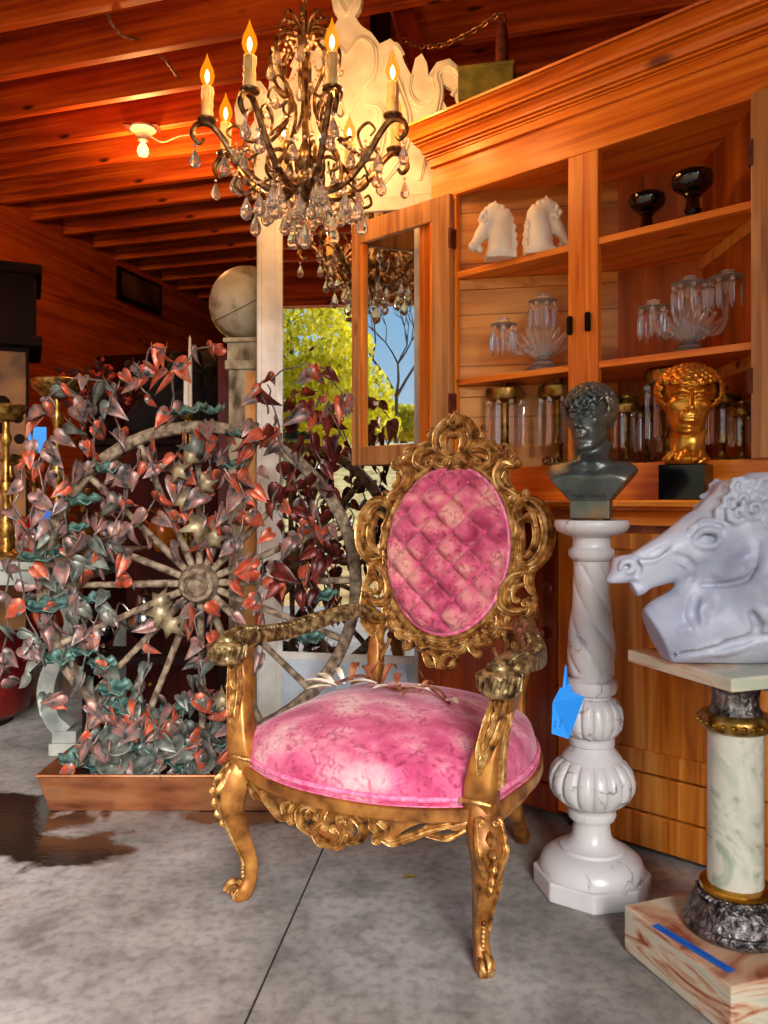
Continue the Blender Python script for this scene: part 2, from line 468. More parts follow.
BRONZE = mat('dark_bronze', ['3c4240', '585e5a', '806850'], rough=0.34, metal=0.55, scale=9, bump=0.08, bscale=60)
GOLDH = mat('antique_gold_head', ['9c5414', 'd08828', 'f0b450'], rough=0.3, metal=0.8, scale=14, bump=0.1, bscale=70)
BLACKM = mat('black_stone', ['060606', '101012'], rough=0.12, scale=14)
BLKG = mat('black_glaze', '0a0808', rough=0.08, coat=0.6)
PLASTER = mat('white_plaster', ['888ca0', 'a0a4b4', 'b2b6c2'], rough=0.42, scale=6, bump=0.5, bscale=22)
CREAMP = mat('cream_plaster', ['dccdb8', 'efe6d6'], rough=0.6, scale=12, bump=0.15)
def marble(name, base, vein, base2, s=4.0, thr=0.02, rough=0.3):
    m = bpy.data.materials.new(name); m.use_nodes = True
    nt = m.node_tree; N = nt.nodes; L = nt.links; b = N['Principled BSDF']; b.inputs['Roughness'].default_value = rough
    t = N.new('ShaderNodeTexCoord'); n1 = N.new('ShaderNodeTexNoise'); n1.inputs['Scale'].default_value = s; n1.inputs['Detail'].default_value = 6; n1.inputs['Distortion'].default_value = 1.2
    L.new(t.outputs['Object'], n1.inputs['Vector'])
    ab = N.new('ShaderNodeMath'); ab.operation = 'SUBTRACT'; ab.inputs[1].default_value = 0.5; L.new(n1.outputs['Fac'], ab.inputs[0])
    a2 = N.new('ShaderNodeMath'); a2.operation = 'ABSOLUTE'; L.new(ab.outputs[0], a2.inputs[0])
    r = N.new('ShaderNodeValToRGB'); r.color_ramp.elements[0].position = 0; r.color_ramp.elements[0].color = (1, 1, 1, 1); r.color_ramp.elements[1].position = thr; r.color_ramp.elements[1].color = (0, 0, 0, 1)
    L.new(a2.outputs[0], r.inputs[0])
    n2 = N.new('ShaderNodeTexNoise'); n2.inputs['Scale'].default_value = s * 0.8; n2.inputs['Detail'].default_value = 3; L.new(t.outputs['Object'], n2.inputs['Vector'])
    m1 = N.new('ShaderNodeMix'); m1.data_type = 'RGBA'; L.new(n2.outputs['Fac'], m1.inputs[0]); m1.inputs[6].default_value = (*hexc(base), 1); m1.inputs[7].default_value = (*hexc(base2), 1)
    m2 = N.new('ShaderNodeMix'); m2.data_type = 'RGBA'; mm = N.new('ShaderNodeMath'); mm.operation = 'MULTIPLY'; L.new(r.outputs[0], mm.inputs[0])
    n3 = N.new('ShaderNodeTexNoise'); n3.inputs['Scale'].default_value = s * 1.7; L.new(t.outputs['Object'], n3.inputs['Vector'])
    r3 = N.new('ShaderNodeValToRGB'); r3.color_ramp.elements[0].position = .5; r3.color_ramp.elements[1].position = .62; L.new(n3.outputs['Fac'], r3.inputs[0]); L.new(r3.outputs[0], mm.inputs[1])
    L.new(mm.outputs[0], m2.inputs[0]); L.new(m1.outputs[2], m2.inputs[6]); m2.inputs[7].default_value = (*hexc(vein), 1)
    L.new(m2.outputs[2], b.inputs['Base Color'])
    return m
MARBLE = marble('white_marble', 'ccc8c4', '685c58', 'b8b6ba', 7, 0.02)
ONYX = mat('onyx', ['8c4c34', 'bc9474', 'c8bca4', 'acb09c'], rough=0.2, scale=3.2, stretch=(1.2, 1.2, 7), dist=1.6, pos=[.34, .42, .52, .66])
ONYXC = mat('onyx_column', ['8c6c4c', 'b0b4a0', 'c8c4b4', '94a08c'], rough=0.14, scale=6, dist=3, pos=[.3, .4, .55, .7])
PEWTER = mat('chased_pewter', ['2c2a2a', '6c6866', '9c9894'], rough=0.35, metal=0.9, scale=55, bump=0.7, bscale=110)
BRASS = mat('brass', ['8c5c14', 'c89430'], rough=0.22, metal=0.95, scale=20)
BRASSO = mat('old_brass', ['3c2810', '8c6828', 'c0985c'], rough=0.35, metal=0.8, scale=40, bump=0.2)
SILVER = mat('tarnished_silver', ['4c4440', '9c948c'], rough=0.2, metal=1.0, scale=30)
BTAG = mat('blue_card', '1c8ce8', rough=0.55); BTAPE = mat('blue_tape', ['0c54b4', '1468cc'], rough=0.5, scale=30)
INK = mat('ink', '0c2048', rough=0.6)
COPPER = mat('copper_trough', ['4c2c20', '9c5c3c', 'c07c50', '7c7468'], rough=0.35, metal=0.75, scale=7, stretch=(.5, 1, 2), bump=0.1, pos=[.3, .42, .58, .75])
WEATH = mat('weathered_wheel_wood', ['3c2e22', '786450', '9c8870'], rough=0.8, scale=40, stretch=(1, 1, 1), bump=0.5)
LV1 = mat('leaf_copper_orange', ['403834', '80706a', 'a8482e', 'be5236', 'b87c64'], rough=0.42, metal=0.35, scale=26, pos=[.34, .41, .46, .56, .68])
LV2 = mat('leaf_rose_grey', ['3c3634', '70625e', '94665c', 'a8867c'], rough=0.42, metal=0.35, scale=28, pos=[.34, .45, .58, .7])
LV3 = mat('leaf_grey_patina', ['383834', '60645c', '848478'], rough=0.45, metal=0.4, scale=26)
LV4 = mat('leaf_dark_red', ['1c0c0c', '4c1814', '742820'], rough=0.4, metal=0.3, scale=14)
LV5 = mat('leaf_gold_star', ['4c4438', '8c7c60', 'b0a47c'], rough=0.45, metal=0.4, scale=20)
VERD = mat('verdigris', ['14201c', '30504a', '64887c', '3c4238'], rough=0.5, metal=0.35, scale=26, bump=0.3, pos=[.3, .45, .58, .7])
STEM = mat('vine_stem', ['3c3430', '80756a'], rough=0.5, metal=0.5, scale=40)
IRON = mat('antique_bronze_iron', ['3c2818', '7c5c3c', 'b09468'], rough=0.28, metal=0.8, scale=35)
WAX = mat('candle_wax', ['d8a860', 'ecd09c'], rough=0.5, scale=30, bump=0.3, bscale=60)
CRYST = mat('crystal', (1, .95, .88), rough=0.01, trans=0.9, ior=1.5, spec=0.8)
GLASSC = mat('pressed_glass', (1, .98, .95), rough=0.02, trans=0.9, ior=1.45, spec=0.8)
PEARL = mat('pearl_bead', ['d8b088', 'f0d8b8'], rough=0.15, spec=.8)
PAPER = mat('globe_paper', ['5c5448', '9c9078', 'b8b098', 'a89c84'], rough=0.5, scale=9, detail=9, pos=[.3, .42, .5, .7])
RUST = mat('rust', ['2c0c06', '6c2410'], rough=0.7, scale=30, bump=0.4)
GREENB = mat('green_worn_paint', ['4c4810', '7c6c20'], rough=0.7, scale=16, bump=0.2)
GREYP = mat('grey_washed_paint', ['5c605c', '84867e', '98968a'], rough=0.6, scale=9, bump=0.15)
BURG = mat('burgundy_leather', ['2c0606', '5c100c'], rough=0.35, scale=8)
BLACKF = mat('black_shaggy', ['040202', '120806'], rough=0.95, scale=30, bump=0.6)
PORC = mat('porcelain', 'e4d4bc', rough=0.3)
STEEL = mat('chain_steel', ['6c3c1c', 'b08058'], rough=0.3, metal=0.9, scale=40)
CABLE = mat('cable', ['5c4434', 'a08468'], rough=0.5, scale=60)
RUSTICP = mat('rustic_whitewash', ['4c3c2c', '9c8c70', 'b8ac90'], rough=0.8, scale=16, stretch=(1, 1, .5), bump=0.4)

def glowmat(name, col, strength, mixf=0.5):
    m = bpy.data.materials.new(name); m.use_nodes = True; N = m.node_tree.nodes; L = m.node_tree.links; N.clear()
    o = N.new('ShaderNodeOutputMaterial'); e_ = N.new('ShaderNodeEmission'); e_.inputs[0].default_value = (*hexc(col), 1); e_.inputs[1].default_value = strength
    if mixf < 1:
        t = N.new('ShaderNodeBsdfTransparent'); x = N.new('ShaderNodeMixShader'); x.inputs[0].default_value = mixf
        L.new(t.outputs[0], x.inputs[1]); L.new(e_.outputs[0], x.inputs[2]); L.new(x.outputs[0], o.inputs[0])
    else: L.new(e_.outputs[0], o.inputs[0])
    return m
FLAME = glowmat('filament', 'ffe09c', 14, 1.0)
BULBG = glowmat('amber_bulb_glass', 'ff8c10', 1.5, 0.55)
BAREG = glowmat('bare_bulb_glow', 'ffc060', 6, 1.0)

def mirror_mat():
    m = bpy.data.materials.new('mirror_silver'); m.use_nodes = True; b = m.node_tree.nodes['Principled BSDF']
    b.inputs['Metallic'].default_value = 1; b.inputs['Roughness'].default_value = 0.01; b.inputs['Base Color'].default_value = (0.56, 0.58, 0.58, 1)
    return m
MIRROR = mirror_mat()
def pane_mat():
    m = bpy.data.materials.new('window_pane'); m.use_nodes = True; N = m.node_tree.nodes; L = m.node_tree.links; N.clear()
    o = N.new('ShaderNodeOutputMaterial'); t = N.new('ShaderNodeBsdfTransparent'); g = N.new('ShaderNodeBsdfGlossy'); g.inputs['Roughness'].default_value = 0.02
    f = N.new('ShaderNodeLayerWeight'); f.inputs[0].default_value = .5; x = N.new('ShaderNodeMixShader'); t.inputs[0].default_value = (.96, .97, .97, 1)
    pw = N.new('ShaderNodeMath'); pw.operation = 'POWER'; pw.inputs[1].default_value = 4; L.new(f.outputs['Facing'], pw.inputs[0]); ma = N.new('ShaderNodeMath'); ma.operation = 'MULTIPLY_ADD'; ma.inputs[1].default_value = .7; ma.inputs[2].default_value = .02; L.new(pw.outputs[0], ma.inputs[0])
    L.new(ma.outputs[0], x.inputs[0]); L.new(t.outputs[0], x.inputs[1]); L.new(g.outputs[0], x.inputs[2]); L.new(x.outputs[0], o.inputs[0])
    return m
PANE = pane_mat()

def leafy(name, cols, scale=4):
    m = mat(name, cols, rough=.7, scale=scale); N = m.node_tree.nodes; L = m.node_tree.links; b = N['Principled BSDF']
    t = N.new('ShaderNodeBsdfTranslucent'); x = N.new('ShaderNodeMixShader'); x.inputs[0].default_value = .55
    L.new(b.inputs['Base Color'].links[0].from_socket, t.inputs[0]); o = [n for n in N if n.type == 'OUTPUT_MATERIAL'][0]
    L.new(b.outputs[0], x.inputs[1]); L.new(t.outputs[0], x.inputs[2]); L.new(x.outputs[0], o.inputs[0]); return m

# ------------------------------------------------------------------ the building
BA = -16.5
BR = R(BA); JX, JY = math.cos(BR), math.sin(BR)          # joist direction
WX, WY = -JY, JX                                          # into the depth
def B2W(a, b, z=0.0): return Vector((a * JX + b * WX, a * JY + b * WY, z))
A_L, A_R, B_F, B_B, CEIL = -4.45, 1.75, -1.15, 11.0, 3.25

def concrete():
    m = bpy.data.materials.new('concrete_floor'); m.use_nodes = True
    nt = m.node_tree; N = nt.nodes; L = nt.links; b = N['Principled BSDF']
    g = N.new('ShaderNodeNewGeometry')
    def noise(s, d=6, dist=0):
        n = N.new('ShaderNodeTexNoise'); n.inputs['Scale'].default_value = s; n.inputs['Detail'].default_value = d; n.inputs['Distortion'].default_value = dist
        L.new(g.outputs['Position'], n.inputs['Vector']); return n
    def ramp(src, ps):
        r = N.new('ShaderNodeValToRGB'); e_ = r.color_ramp.elements
        e_[0].position = ps[0][0]; e_[0].color = (*ps[0][1], 1); e_[1].position = ps[-1][0]; e_[1].color = (*ps[-1][1], 1)
        for p, c in ps[1:-1]:
            q = e_.new(p); q.color = (*c, 1)
        L.new(src, r.inputs[0]); return r
    n1 = noise(1.6, 8, .4); n2 = noise(38, 6); n3 = noise(9, 7)
    c1 = ramp(n1.outputs['Fac'], [(.34, hexc('6e6a64')), (.5, hexc('928d87')), (.66, hexc('aca7a1'))])
    c2 = ramp(n2.outputs['Fac'], [(.34, (.5, .5, .5)), (.55, (1, 1, 1))])
    c3 = ramp(n3.outputs['Fac'], [(.36, (.66, .65, .64)), (.5, (1, 1, 1)), (.68, (1.1, 1.1, 1.1))])
    def mul(a, c, f=1.0):
        x = N.new('ShaderNodeMix'); x.data_type = 'RGBA'; x.blend_type = 'MULTIPLY'; x.inputs[0].default_value = f
        L.new(a, x.inputs[6]); L.new(c, x.inputs[7]); return x.outputs[2]
    base = mul(mul(c1.outputs[0], c2.outputs[0], .6), c3.outputs[0], .8)
    # wet patch spreading from the trough
    def blob(cx, cy, rx, ry):
        s = N.new('ShaderNodeVectorMath'); s.operation = 'SUBTRACT'; s.inputs[1].default_value = (cx, cy, 0); L.new(g.outputs['Position'], s.inputs[0])
        q = N.new('ShaderNodeVectorMath'); q.operation = 'MULTIPLY'; q.inputs[1].default_value = (1 / rx, 1 / ry, 0); L.new(s.outputs[0], q.inputs[0])
        l = N.new('ShaderNodeVectorMath'); l.operation = 'LENGTH'; L.new(q.outputs[0], l.inputs[0]); return l.outputs['Value']
    mn = N.new('ShaderNodeMath'); mn.operation = 'MINIMUM'; L.new(blob(-1.3, 2.62, .34, .24), mn.inputs[0]); L.new(blob(-1.0, 2.42, .22, .14), mn.inputs[1])
    mn3 = N.new('ShaderNodeMath'); mn3.operation = 'MINIMUM'; L.new(mn.outputs[0], mn3.inputs[0]); L.new(blob(-.35, 2.68, .34, .10), mn3.inputs[1])
    nn = noise(7, 10, .5); ad = N.new('ShaderNodeMath'); ad.operation = 'MULTIPLY_ADD'; L.new(nn.outputs['Fac'], ad.inputs[0]); ad.inputs[1].default_value = 2.2; L.new(mn3.outputs[0], ad.inputs[2])
    wet = ramp(ad.outputs[0], [(.0, (1, 1, 1)), (.86, (1, 1, 1)), (.98, (.0, .0, .0))])
    dv = N.new('ShaderNodeMath'); dv.operation = 'MULTIPLY'; dv.inputs[1].default_value = .45; L.new(ad.outputs[0], dv.inputs[0]); L.new(dv.outputs[0], wet.inputs[0])
    mx = N.new('ShaderNodeMix'); mx.data_type = 'RGBA'; L.new(wet.outputs[0], mx.inputs[0]); L.new(base, mx.inputs[6]); mx.inputs[7].default_value = (*hexc('2e221a'), 1)
    L.new(mx.outputs[2], b.inputs['Base Color'])
    mr = N.new('ShaderNodeMapRange'); mr.inputs['To Min'].default_value = .7; mr.inputs['To Max'].default_value = .12; L.new(wet.outputs[0], mr.inputs['Value']); L.new(mr.outputs[0], b.inputs['Roughness'])
    bu = N.new('ShaderNodeBump'); bu.inputs['Strength'].default_value = .25; bu.inputs['Distance'].default_value = .004; L.new(n2.outputs['Fac'], bu.inputs['Height']); L.new(bu.outputs[0], b.inputs['Normal'])
    return m
CONC = concrete()
fl = MB(); fl.M = Matrix.Rotation(BR, 4, 'Z'); fl.bb(A_L - .2, A_R + .2, B_F - .3, B_B + .2, -.2, 0)
tag(fl.build('floor', CONC, smooth=False), kind='structure')
jt = MB(); jt.slab([(-.293, 1.50, .0006), (-.288, 1.50, .0006), (-.163, 2.56, .0006), (-.168, 2.56, .0006)], (0, 0, .0006))
jt.slab([(.07, 4.6, .0006), (.075, 4.6, .0006), (-.163, 2.56, .0006), (-.168, 2.56, .0006)], (0, 0, .0006))
tag(jt.build('trim_1', mat('joint_dirt', ['14110e', '3a342e'], rough=.9, scale=60), smooth=False), kind='structure')

cl = MB(); cl.bb(A_L - .1, A_R + .1, B_F - .05, B_B + .1, CEIL + .24, CEIL + .30)
ceiling = cl.build('ceiling', DECK, smooth=False, rz=BR); tag(ceiling, kind='structure')
jb = MB(); jb.bb(A_L, A_R, -.024, .024, 0, .24)
j0 = None
for k in range(-11, 22):
    b = 3.08 + .363 * k
    if b < B_F + .1 or b > B_B - .1: continue
    if j0 is None:
        j0 = jb.build('joist', JOIST, ceiling, smooth=False, bev=.004, seg=1); j = j0
    else:
        j = j0.copy(); COL.objects.link(j); j.parent = ceiling
    j.location = (0.02 * ((k * 7) % 3), b, CEIL)
for nm, x0, x1, y0, y1 in (('wall_left', A_L - .12, A_L, B_F, B_B), ('wall_back', A_L, A_R, B_B, B_B + .12), ('wall_right', A_R, A_R + .12, B_F, B_B)):
    w = MB(); w.bb(x0, x1, y0, y1, 0, CEIL + .3)
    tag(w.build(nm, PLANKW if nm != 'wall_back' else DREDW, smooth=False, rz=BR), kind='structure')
w = MB(); w.bb(A_L - .12, A_R + .12, B_F - .12, B_F, 2.9, CEIL + .3)
tag(w.build('trim_2', wood('header_beam', ['7a2606', 'b4480c', 'd06018'], 'x', 16, 1), smooth=False, rz=BR), kind='structure')
# posts and the leaning brace above the mirror
po = MB(); q = P(357, 40, 3.75); po.box((q.x, q.y, 1.75), (.085, .085, 3.0), BR)
tag(po.build('trim_3', wood('post_pine', ['9c3c08', 'c8600e', 'dc7c20'], 'z', 18, 1), smooth=False, bev=.004), kind='structure')
po = MB(); a, b_ = P(392, -20, 3.72), P(424, 84, 3.62); dv = (b_ - a)
po.sweep([a - dv * .35, b_ + dv * 1.2], .045, [(-1, -.6), (1, -.6), (1, .6), (-1, .6)], up=(0, 1, 0))
tag(po.build('trim_4', wood('brace_redwood', ['4c1204', '7c2206', '94300a'], 'z', 14, 1), smooth=False), kind='structure')
po = MB(); a, b_ = P(380, -40, 3.95), P(384, 120, 3.95)
po.sweep([a, Vector((b_.x, b_.y, 0.0))], .05, [(-1, -1), (1, -1), (1, 1), (-1, 1)], up=(0, 1, 0))
tag(po.build('trim_5', DREDW, smooth=False), kind='structure')

# ---- outdoors behind the camera (seen in the standing mirror)
PAVE = mat('sunny_gravel', ['a88850', 'e8c070', 'f8dc98'], rough=.9, scale=5, detail=8)
og = MB()
def ogf(u, v):
    a = -30 + 50 * u; b = B_F - .3 - 30 * v
    return B2W(a, b, -0.01 + min(2.3, max(0, -b - 1.6) * .26))
og.grid(ogf, 24, 24)
tag(og.build('outdoor_ground', PAVE), kind='structure')
def foliage(mb, c, r, n, s, seed):
    rn = random.Random(seed)
    for _ in range(n):
        while True:
            d = Vector((rn.uniform(-1, 1), rn.uniform(-1, 1), rn.uniform(-1, 1)))
            if .15 < d.length < 1: break
        if rn.random() < .7: d = d.normalized() * rn.uniform(.7, 1.02)
        p = Vector(c) + Vector((d.x * r[0], d.y * r[1], d.z * r[2]))
        q = Euler((rn.uniform(0, 6), rn.uniform(0, 6), rn.uniform(0, 6))).to_matrix(); z = s * rn.uniform(.6, 1.3)
        mb.add([p + q @ Vector(t) * z for t in ((-.5, 0, 0), (0, -.28, .08), (.6, 0, 0), (0, .28, .08))], [(0, 1, 2, 3)])
YG = leafy('yellow_green_leaves', ['a8a418', 'dccc28', 'f6e858'])
BARK = mat('bark', ['2c2018', '5c4838'], rough=.9, scale=20, bump=.5)
def mirror_dir(px):
    n = Vector((.196, .981)); k = (px - 384) / FPX
    s = (-.15 - 3.275 * k) / (-.98 - .196 * k) ; p = Vector((-.15 + .98 * s, 3.275 - .196 * s)); d = Vector((k, 1)); r = d - 2 * d.dot(n) * n
    return p, r
def outside(px, path):
    p, r = mirror_dir(px); return p + r * path
def out_tree(px, path, py_top, py_bot, label, spread, seed):
    c = outside(px, path); dd = path + 3.0
    zt = CAMZ + (500 - py_top) / FPX * dd; zb = CAMZ + (500 - py_bot) / FPX * dd
    b = (c.x * WX + c.y * WY); g = -0.01 + min(2.3, max(0, -b - 1.6) * .26)
    t = thing('tree', label, 'tree', (c.x, c.y, g), group=None)
    tk = MB(); tk.tube([(0, 0, -.1), (.05, 0, (zt - g) * .4), (0, .1, (zt - g) * .8)], [.16, .12, .03], 10)
    for i in range(5):
        an = i * 1.3; tk.tube([(0, 0, (zt - g) * .35 + .1 * i), (math.cos(an) * spread * .5, math.sin(an) * spread * .5, (zt - g) * .6 + .1 * i)], [.06, .02], 6)
    tk.build('trunk', BARK, t)
    f = MB(); h = (zt - max(zb, g)) / 2
    foliage(f, (0, 0, zt - g - h), (spread, spread, h), 5200, .17, seed)
    foliage(f, (spread * .5, .2, zt - g - h * 1.5), (spread * .8, spread * .8, h * .55), 2200, .17, seed + 1)
    f.build('crown', YG, t, smooth=False)
    return t
out_tree(290, 13, 278, 445, 'yellow green leafy tree seen reflected in the tall mirror', 1.75, 3)
out_tree(336, 17.5, 385, 440, 'low bushy yellow green tree beyond the driveway', 1.4, 5)
out_tree(402, 23, 405, 440, 'low yellow bush at the foot of the bare tree', 1.2, 8)
c = outside(396, 18.0); t = thing('bare_tree', 'leafless grey tree with fine branches standing outdoors behind the viewer', 'tree', (c.x, c.y, min(2.3, max(0, -(c.x * WX + c.y * WY) - 1.6) * .26)))
bt = MB()
def branch(mb, p, d, L_, r, dep, rn):
    q = p + d * L_; mb.tube([p, (p + q) / 2 + Vector((rn.uniform(-1, 1), rn.uniform(-1, 1), 0)) * L_ * .06, q], [r, r * .8, r * .62], 5)
    if dep == 0: return
    for i in range(3 if dep > 2 else 2):
        nd = (d + Vector((rn.uniform(-1, 1), rn.uniform(-1, 1), rn.uniform(-.2, .5))) * .6).normalized()
        branch(mb, q, nd, L_ * rn.uniform(.62, .82), r * .6, dep - 1, rn)
branch(bt, Vector((0, 0, 0)), Vector((0, 0, 1)), 1.5, .08, 6, random.Random(4))
bt.build('trunk', BARK, t)

# ------------------------------------------------------------------ corner cabinet
CO = Vector((.70, 2.45, 0)); CR = math.atan2(-.679, .734); cu = Vector((.734, -.679, 0)); cn = Vector((.679, .734, 0))
def cabx(px, w):
    k = (px - 384) / FPX
    return (k * (2.45 + .734 * w) - .70 - .679 * w) / (.734 + .679 * k)
def cabw(l, w, z=0): return CO + cu * l + cn * w + Vector((0, 0, z))
def cabz(px, py, w):
    p = cabw(cabx(px, w), w); return CAMZ + (500 - py) / FPX * p.y
def w2c(p): d = Vector((p[0], p[1], 0)) - CO; return d.dot(cu), d.dot(cn)
UW = .07
xa, xb, xc, xd = cabx(456, UW), cabx(568, UW), cabx(598, UW), cabx(753, UW)
xL, xR = cabx(431, UW), xd + (xa - cabx(431, UW))
z_open0, z_open1 = cabz(660, 462, UW), (cabz(456, 198, UW) + cabz(752, 94, UW)) / 2
z_c0 = (cabz(412, 168, UW) + cabz(768, 36, UW)) / 2
z_c1 = cabz(500, 86, UW - .12)
z_sh2, z_sh1 = cabz(676, 218, UW), cabz(676, 351, UW)
z_led = cabz(640, 500, -.06)
print('CAB', xL, xa, xb, xc, xd, xR, z_open0, z_open1, z_c0, z_sh1, z_sh2, z_led)
cab = thing('corner_cabinet', 'tall honey pine corner cabinet with glazed upper doors folded open and stepped cornice', 'cabinet', CO, CR)
pB = w2c(P(618, 0, 2.87)); pC = w2c(P(702, 0, 2.72)); pA = (xa - .02, UW + .03); pD = (xd + .03, UW + .03)
# carcass: outer sides, interior walls
m = MB()
def wallseg(mb, p, q, z0, z1, th=.015):
    p = Vector((p[0], p[1], 0)); q = Vector((q[0], q[1], 0)); d = (q - p).normalized(); n = Vector((-d.y, d.x, 0)) * th
    mb.slab([p + Vector((0, 0, z0)), q + Vector((0, 0, z0)), q + n + Vector((0, 0, z0)), p + n + Vector((0, 0, z0))], (0, 0, z1 - z0))
m = MB(); ln = math.hypot(pB[0] - pA[0], pB[1] - pA[1]); m.bb(0, ln, 0, .015, 0, z_open1 + .08 - z_open0)
m.build('inner_side', CABI, cab, smooth=False, loc=(pA[0], pA[1], z_open0), rz=math.atan2(pB[1] - pA[1], pB[0] - pA[0]))
m = MB(); ln = math.hypot(pC[0] - pB[0], pC[1] - pB[1]); m.bb(0, ln, 0, .015, 0, z_open1 + .08 - z_open0)
for i in range(1, 4): m.bb(ln * i / 4 - .002, ln * i / 4 + .002, -.002, 0, 0, z_open1 + .08 - z_open0)
m.build('back_board', CABIV, cab, smooth=False, loc=(pB[0], pB[1], z_open0), rz=math.atan2(pC[1] - pB[1], pC[0] - pB[0]))
m = MB(); ln = math.hypot(pD[0] - pC[0], pD[1] - pC[1]); m.bb(0, ln, 0, .015, 0, z_open1 + .08 - z_open0)
m.build('inner_side', CABIV, cab, smooth=False, loc=(pC[0], pC[1], z_open0), rz=math.atan2(pD[1] - pC[1], pD[0] - pC[0]))
poly = [(pA[0], UW + .005), (pA[0], pA[1]), pB, pC, pD, (pD[0], UW + .005)]
polo = [(xL, UW + .002), (xL - .02, UW + .08), (pB[0] - .1, pB[1] + .1), (pC[0] + .04, pC[1] + .06), (xR + .02, UW + .08), (xR, UW + .002)]
m = MB(); m.prism(polo, z_open1 + .02, z_c0 + .10); m.build('case_top', CAB, cab, smooth=False)
m = MB(); m.prism(polo, z_open0 - .04, z_open0); m.build('case_floor', CAB, cab, smooth=False)
m = MB(); m.prism([(xL - .02, .02), (xL - .02, UW + .1), (pB[0] - .1, pB[1] + .1), (pC[0] + .04, pC[1] + .06), (xR + .02, UW + .1), (xR + .02, .02)], .04, z_led - .04)
m.build('base_case', REDW, cab, smooth=False)
for zz in (z_sh1, z_sh2):
    m = MB(); m.prism(poly, zz - .022, zz); m.build('shelf', CAB, cab, smooth=False, bev=.002)
    m = MB()
    for p, q in ((pA, pB), (pC, pD)):
        d = Vector((q[0] - p[0], q[1] - p[1], 0)).normalized(); s = 1
        n = Vector((d.y, -d.x, 0)) * .012
        a = Vector((p[0], p[1], zz - .062)); b_ = Vector((q[0], q[1], zz - .062))
        m.slab([a, b_, b_ + n, a + n], (0, 0, .038))
    m.build('cleat', CABI, cab, smooth=False)
# outer side panels of the upper case
m = MB(); wallseg(m, (xL - .02, UW + .08), (xL + .01, UW + .01), z_open0 - .04, z_open1 + .05, .012); wallseg(m, (xR - .01, UW + .01), (xR + .02, UW + .08), z_open0 - .04, z_open1 + .05, .012)
wallseg(m, (xL - .02, UW + .08), (pB[0] - .1, pB[1] + .1), z_open0 - .04, z_open1 + .05, .012)
wallseg(m, (pC[0] + .05, pC[1] + .05), (xR + .02, UW + .08), z_open0 - .04, z_open1 + .05, .012)
m.build('outer_side', CABV, cab, smooth=False)
for x0, x1, nm in ((xL, xa, 'stile'), (xb, xc, 'mullion'), (xd, xR, 'stile')):
    m = MB(); m.bb(x0, x1, UW, UW + .025, z_open0, z_open1); m.build(nm, CABV, cab, smooth=False, bev=.003)
m = MB(); m.bb(xL, xR, UW, UW + .025, z_open1, z_c0 - .035); m.bb(xL, xR, UW - .012, UW + .02, z_c0 - .03, z_c0 + .02)
m.build('frieze', CAB, cab, smooth=False, bev=.003)
m = MB(); m.bb(xL, xR, UW, UW + .025, z_led, z_open0); m.build('counter_rail', CAB, cab, smooth=False, bev=.003)
H = z_c1 - z_c0
prof = [(0, 0), (.018, 0), (.018, .05), (.010, .06), (.010, .075), (.026, .085), (.026, .15), (.016, .16), (.016, .18), (.034, .19), (.036, .26), (.044, .36), (.058, .42), (.058, .45), (.046, .46), (.046, .485), (.070, .495), (.070, .55), (.060, .56), (.060, .58), (.078, .60), (.084, .70), (.098, .80), (.118, .86), (.118, .875), (.106, .88), (.106, .905), (.124, .91), (.126, .985), (.120, 1.0), (0, 1.0)]
m = MB(); vs = []; fs = []
for o, f in prof:
    z = z_c0 + f * H
    vs += [(xL - o * .45 - .01, .35, z), (xL - o * .45, UW - o, z), (xR + o * .8, UW - o, z), (xR + o * .8 + .03, .35, z)]
for i in range(len(prof) - 1):
    for k in range(3): fs.append((i * 4 + k, i * 4 + k + 1, i * 4 + k + 5, i * 4 + k + 4))
n4 = (len(prof) - 1) * 4; fs.append((0, 1, 2, 3)); fs.append((n4, n4 + 1, n4 + 2, n4 + 3)); fs.append(tuple(i * 4 for i in range(len(prof)))); fs.append(tuple(i * 4 + 3 for i in range(len(prof))))
m.add(vs, fs); m.build('cornice', CAB, cab, smooth=False)
# counter ledge with moulding below
m = MB(); lz = z_led
prof = [(.0, -.075), (.012, -.075), (.016, -.05), (.03, -.035), (.05, -.03), (.05, -.022), (.085, -.018), (.09, -.006), (.085, 0), (-.10, 0)]
vs = []; fs = []
for o, z in prof: vs += [(xL - .03 - o, -o, lz + z), (xR + .03 + o, -o, lz + z)]
for i in range(len(prof)): j = (i + 1) % len(prof); fs.append((i * 2, i * 2 + 1, j * 2 + 1, j * 2))
fs.append(tuple(i * 2 for i in range(len(prof)))); fs.append(tuple(i * 2 + 1 for i in range(len(prof)))); m.add(vs, fs)
m.build('counter_ledge', CAB, cab, smooth=False)
# lower doors
xm = (xb + xc) / 2
def panel_door(name, x0, x1, z0, z1, y0, fm, pm, st=.07, th=.022):
    m = MB()
    m.bb(x0, x0 + st, y0, y0 + th, z0, z1); m.bb(x1 - st, x1, y0, y0 + th, z0, z1); m.bb(x0 + st, x1 - st, y0, y0 + th, z0, z0 + st * 1.3); m.bb(x0 + st, x1 - st, y0, y0 + th, z1 - st, z1)
    d = m.build(name, fm, cab, smooth=False, bev=.003)
    m = MB(); m.bb(x0 + st - .002, x1 - st + .002, y0 + .010, y0 + th - .002, z0 + st * 1.3 - .002, z1 - st + .002); m.build('panel', pm, d, smooth=False)
    return d
dl = panel_door('cupboard_door', xL + .03, xm - .055, .13, lz - .10, .0, REDW, REDW)
dr = panel_door('cupboard_door', xm + .055, xR - .03, .24, lz - .10, .0, OAK, OAK, st=.05)
m = MB(); m.bb(xm - .05, xm + .05, -.002, .02, .05, lz - .07); m.build('centre_stile', CABV, cab, smooth=False, bev=.003)
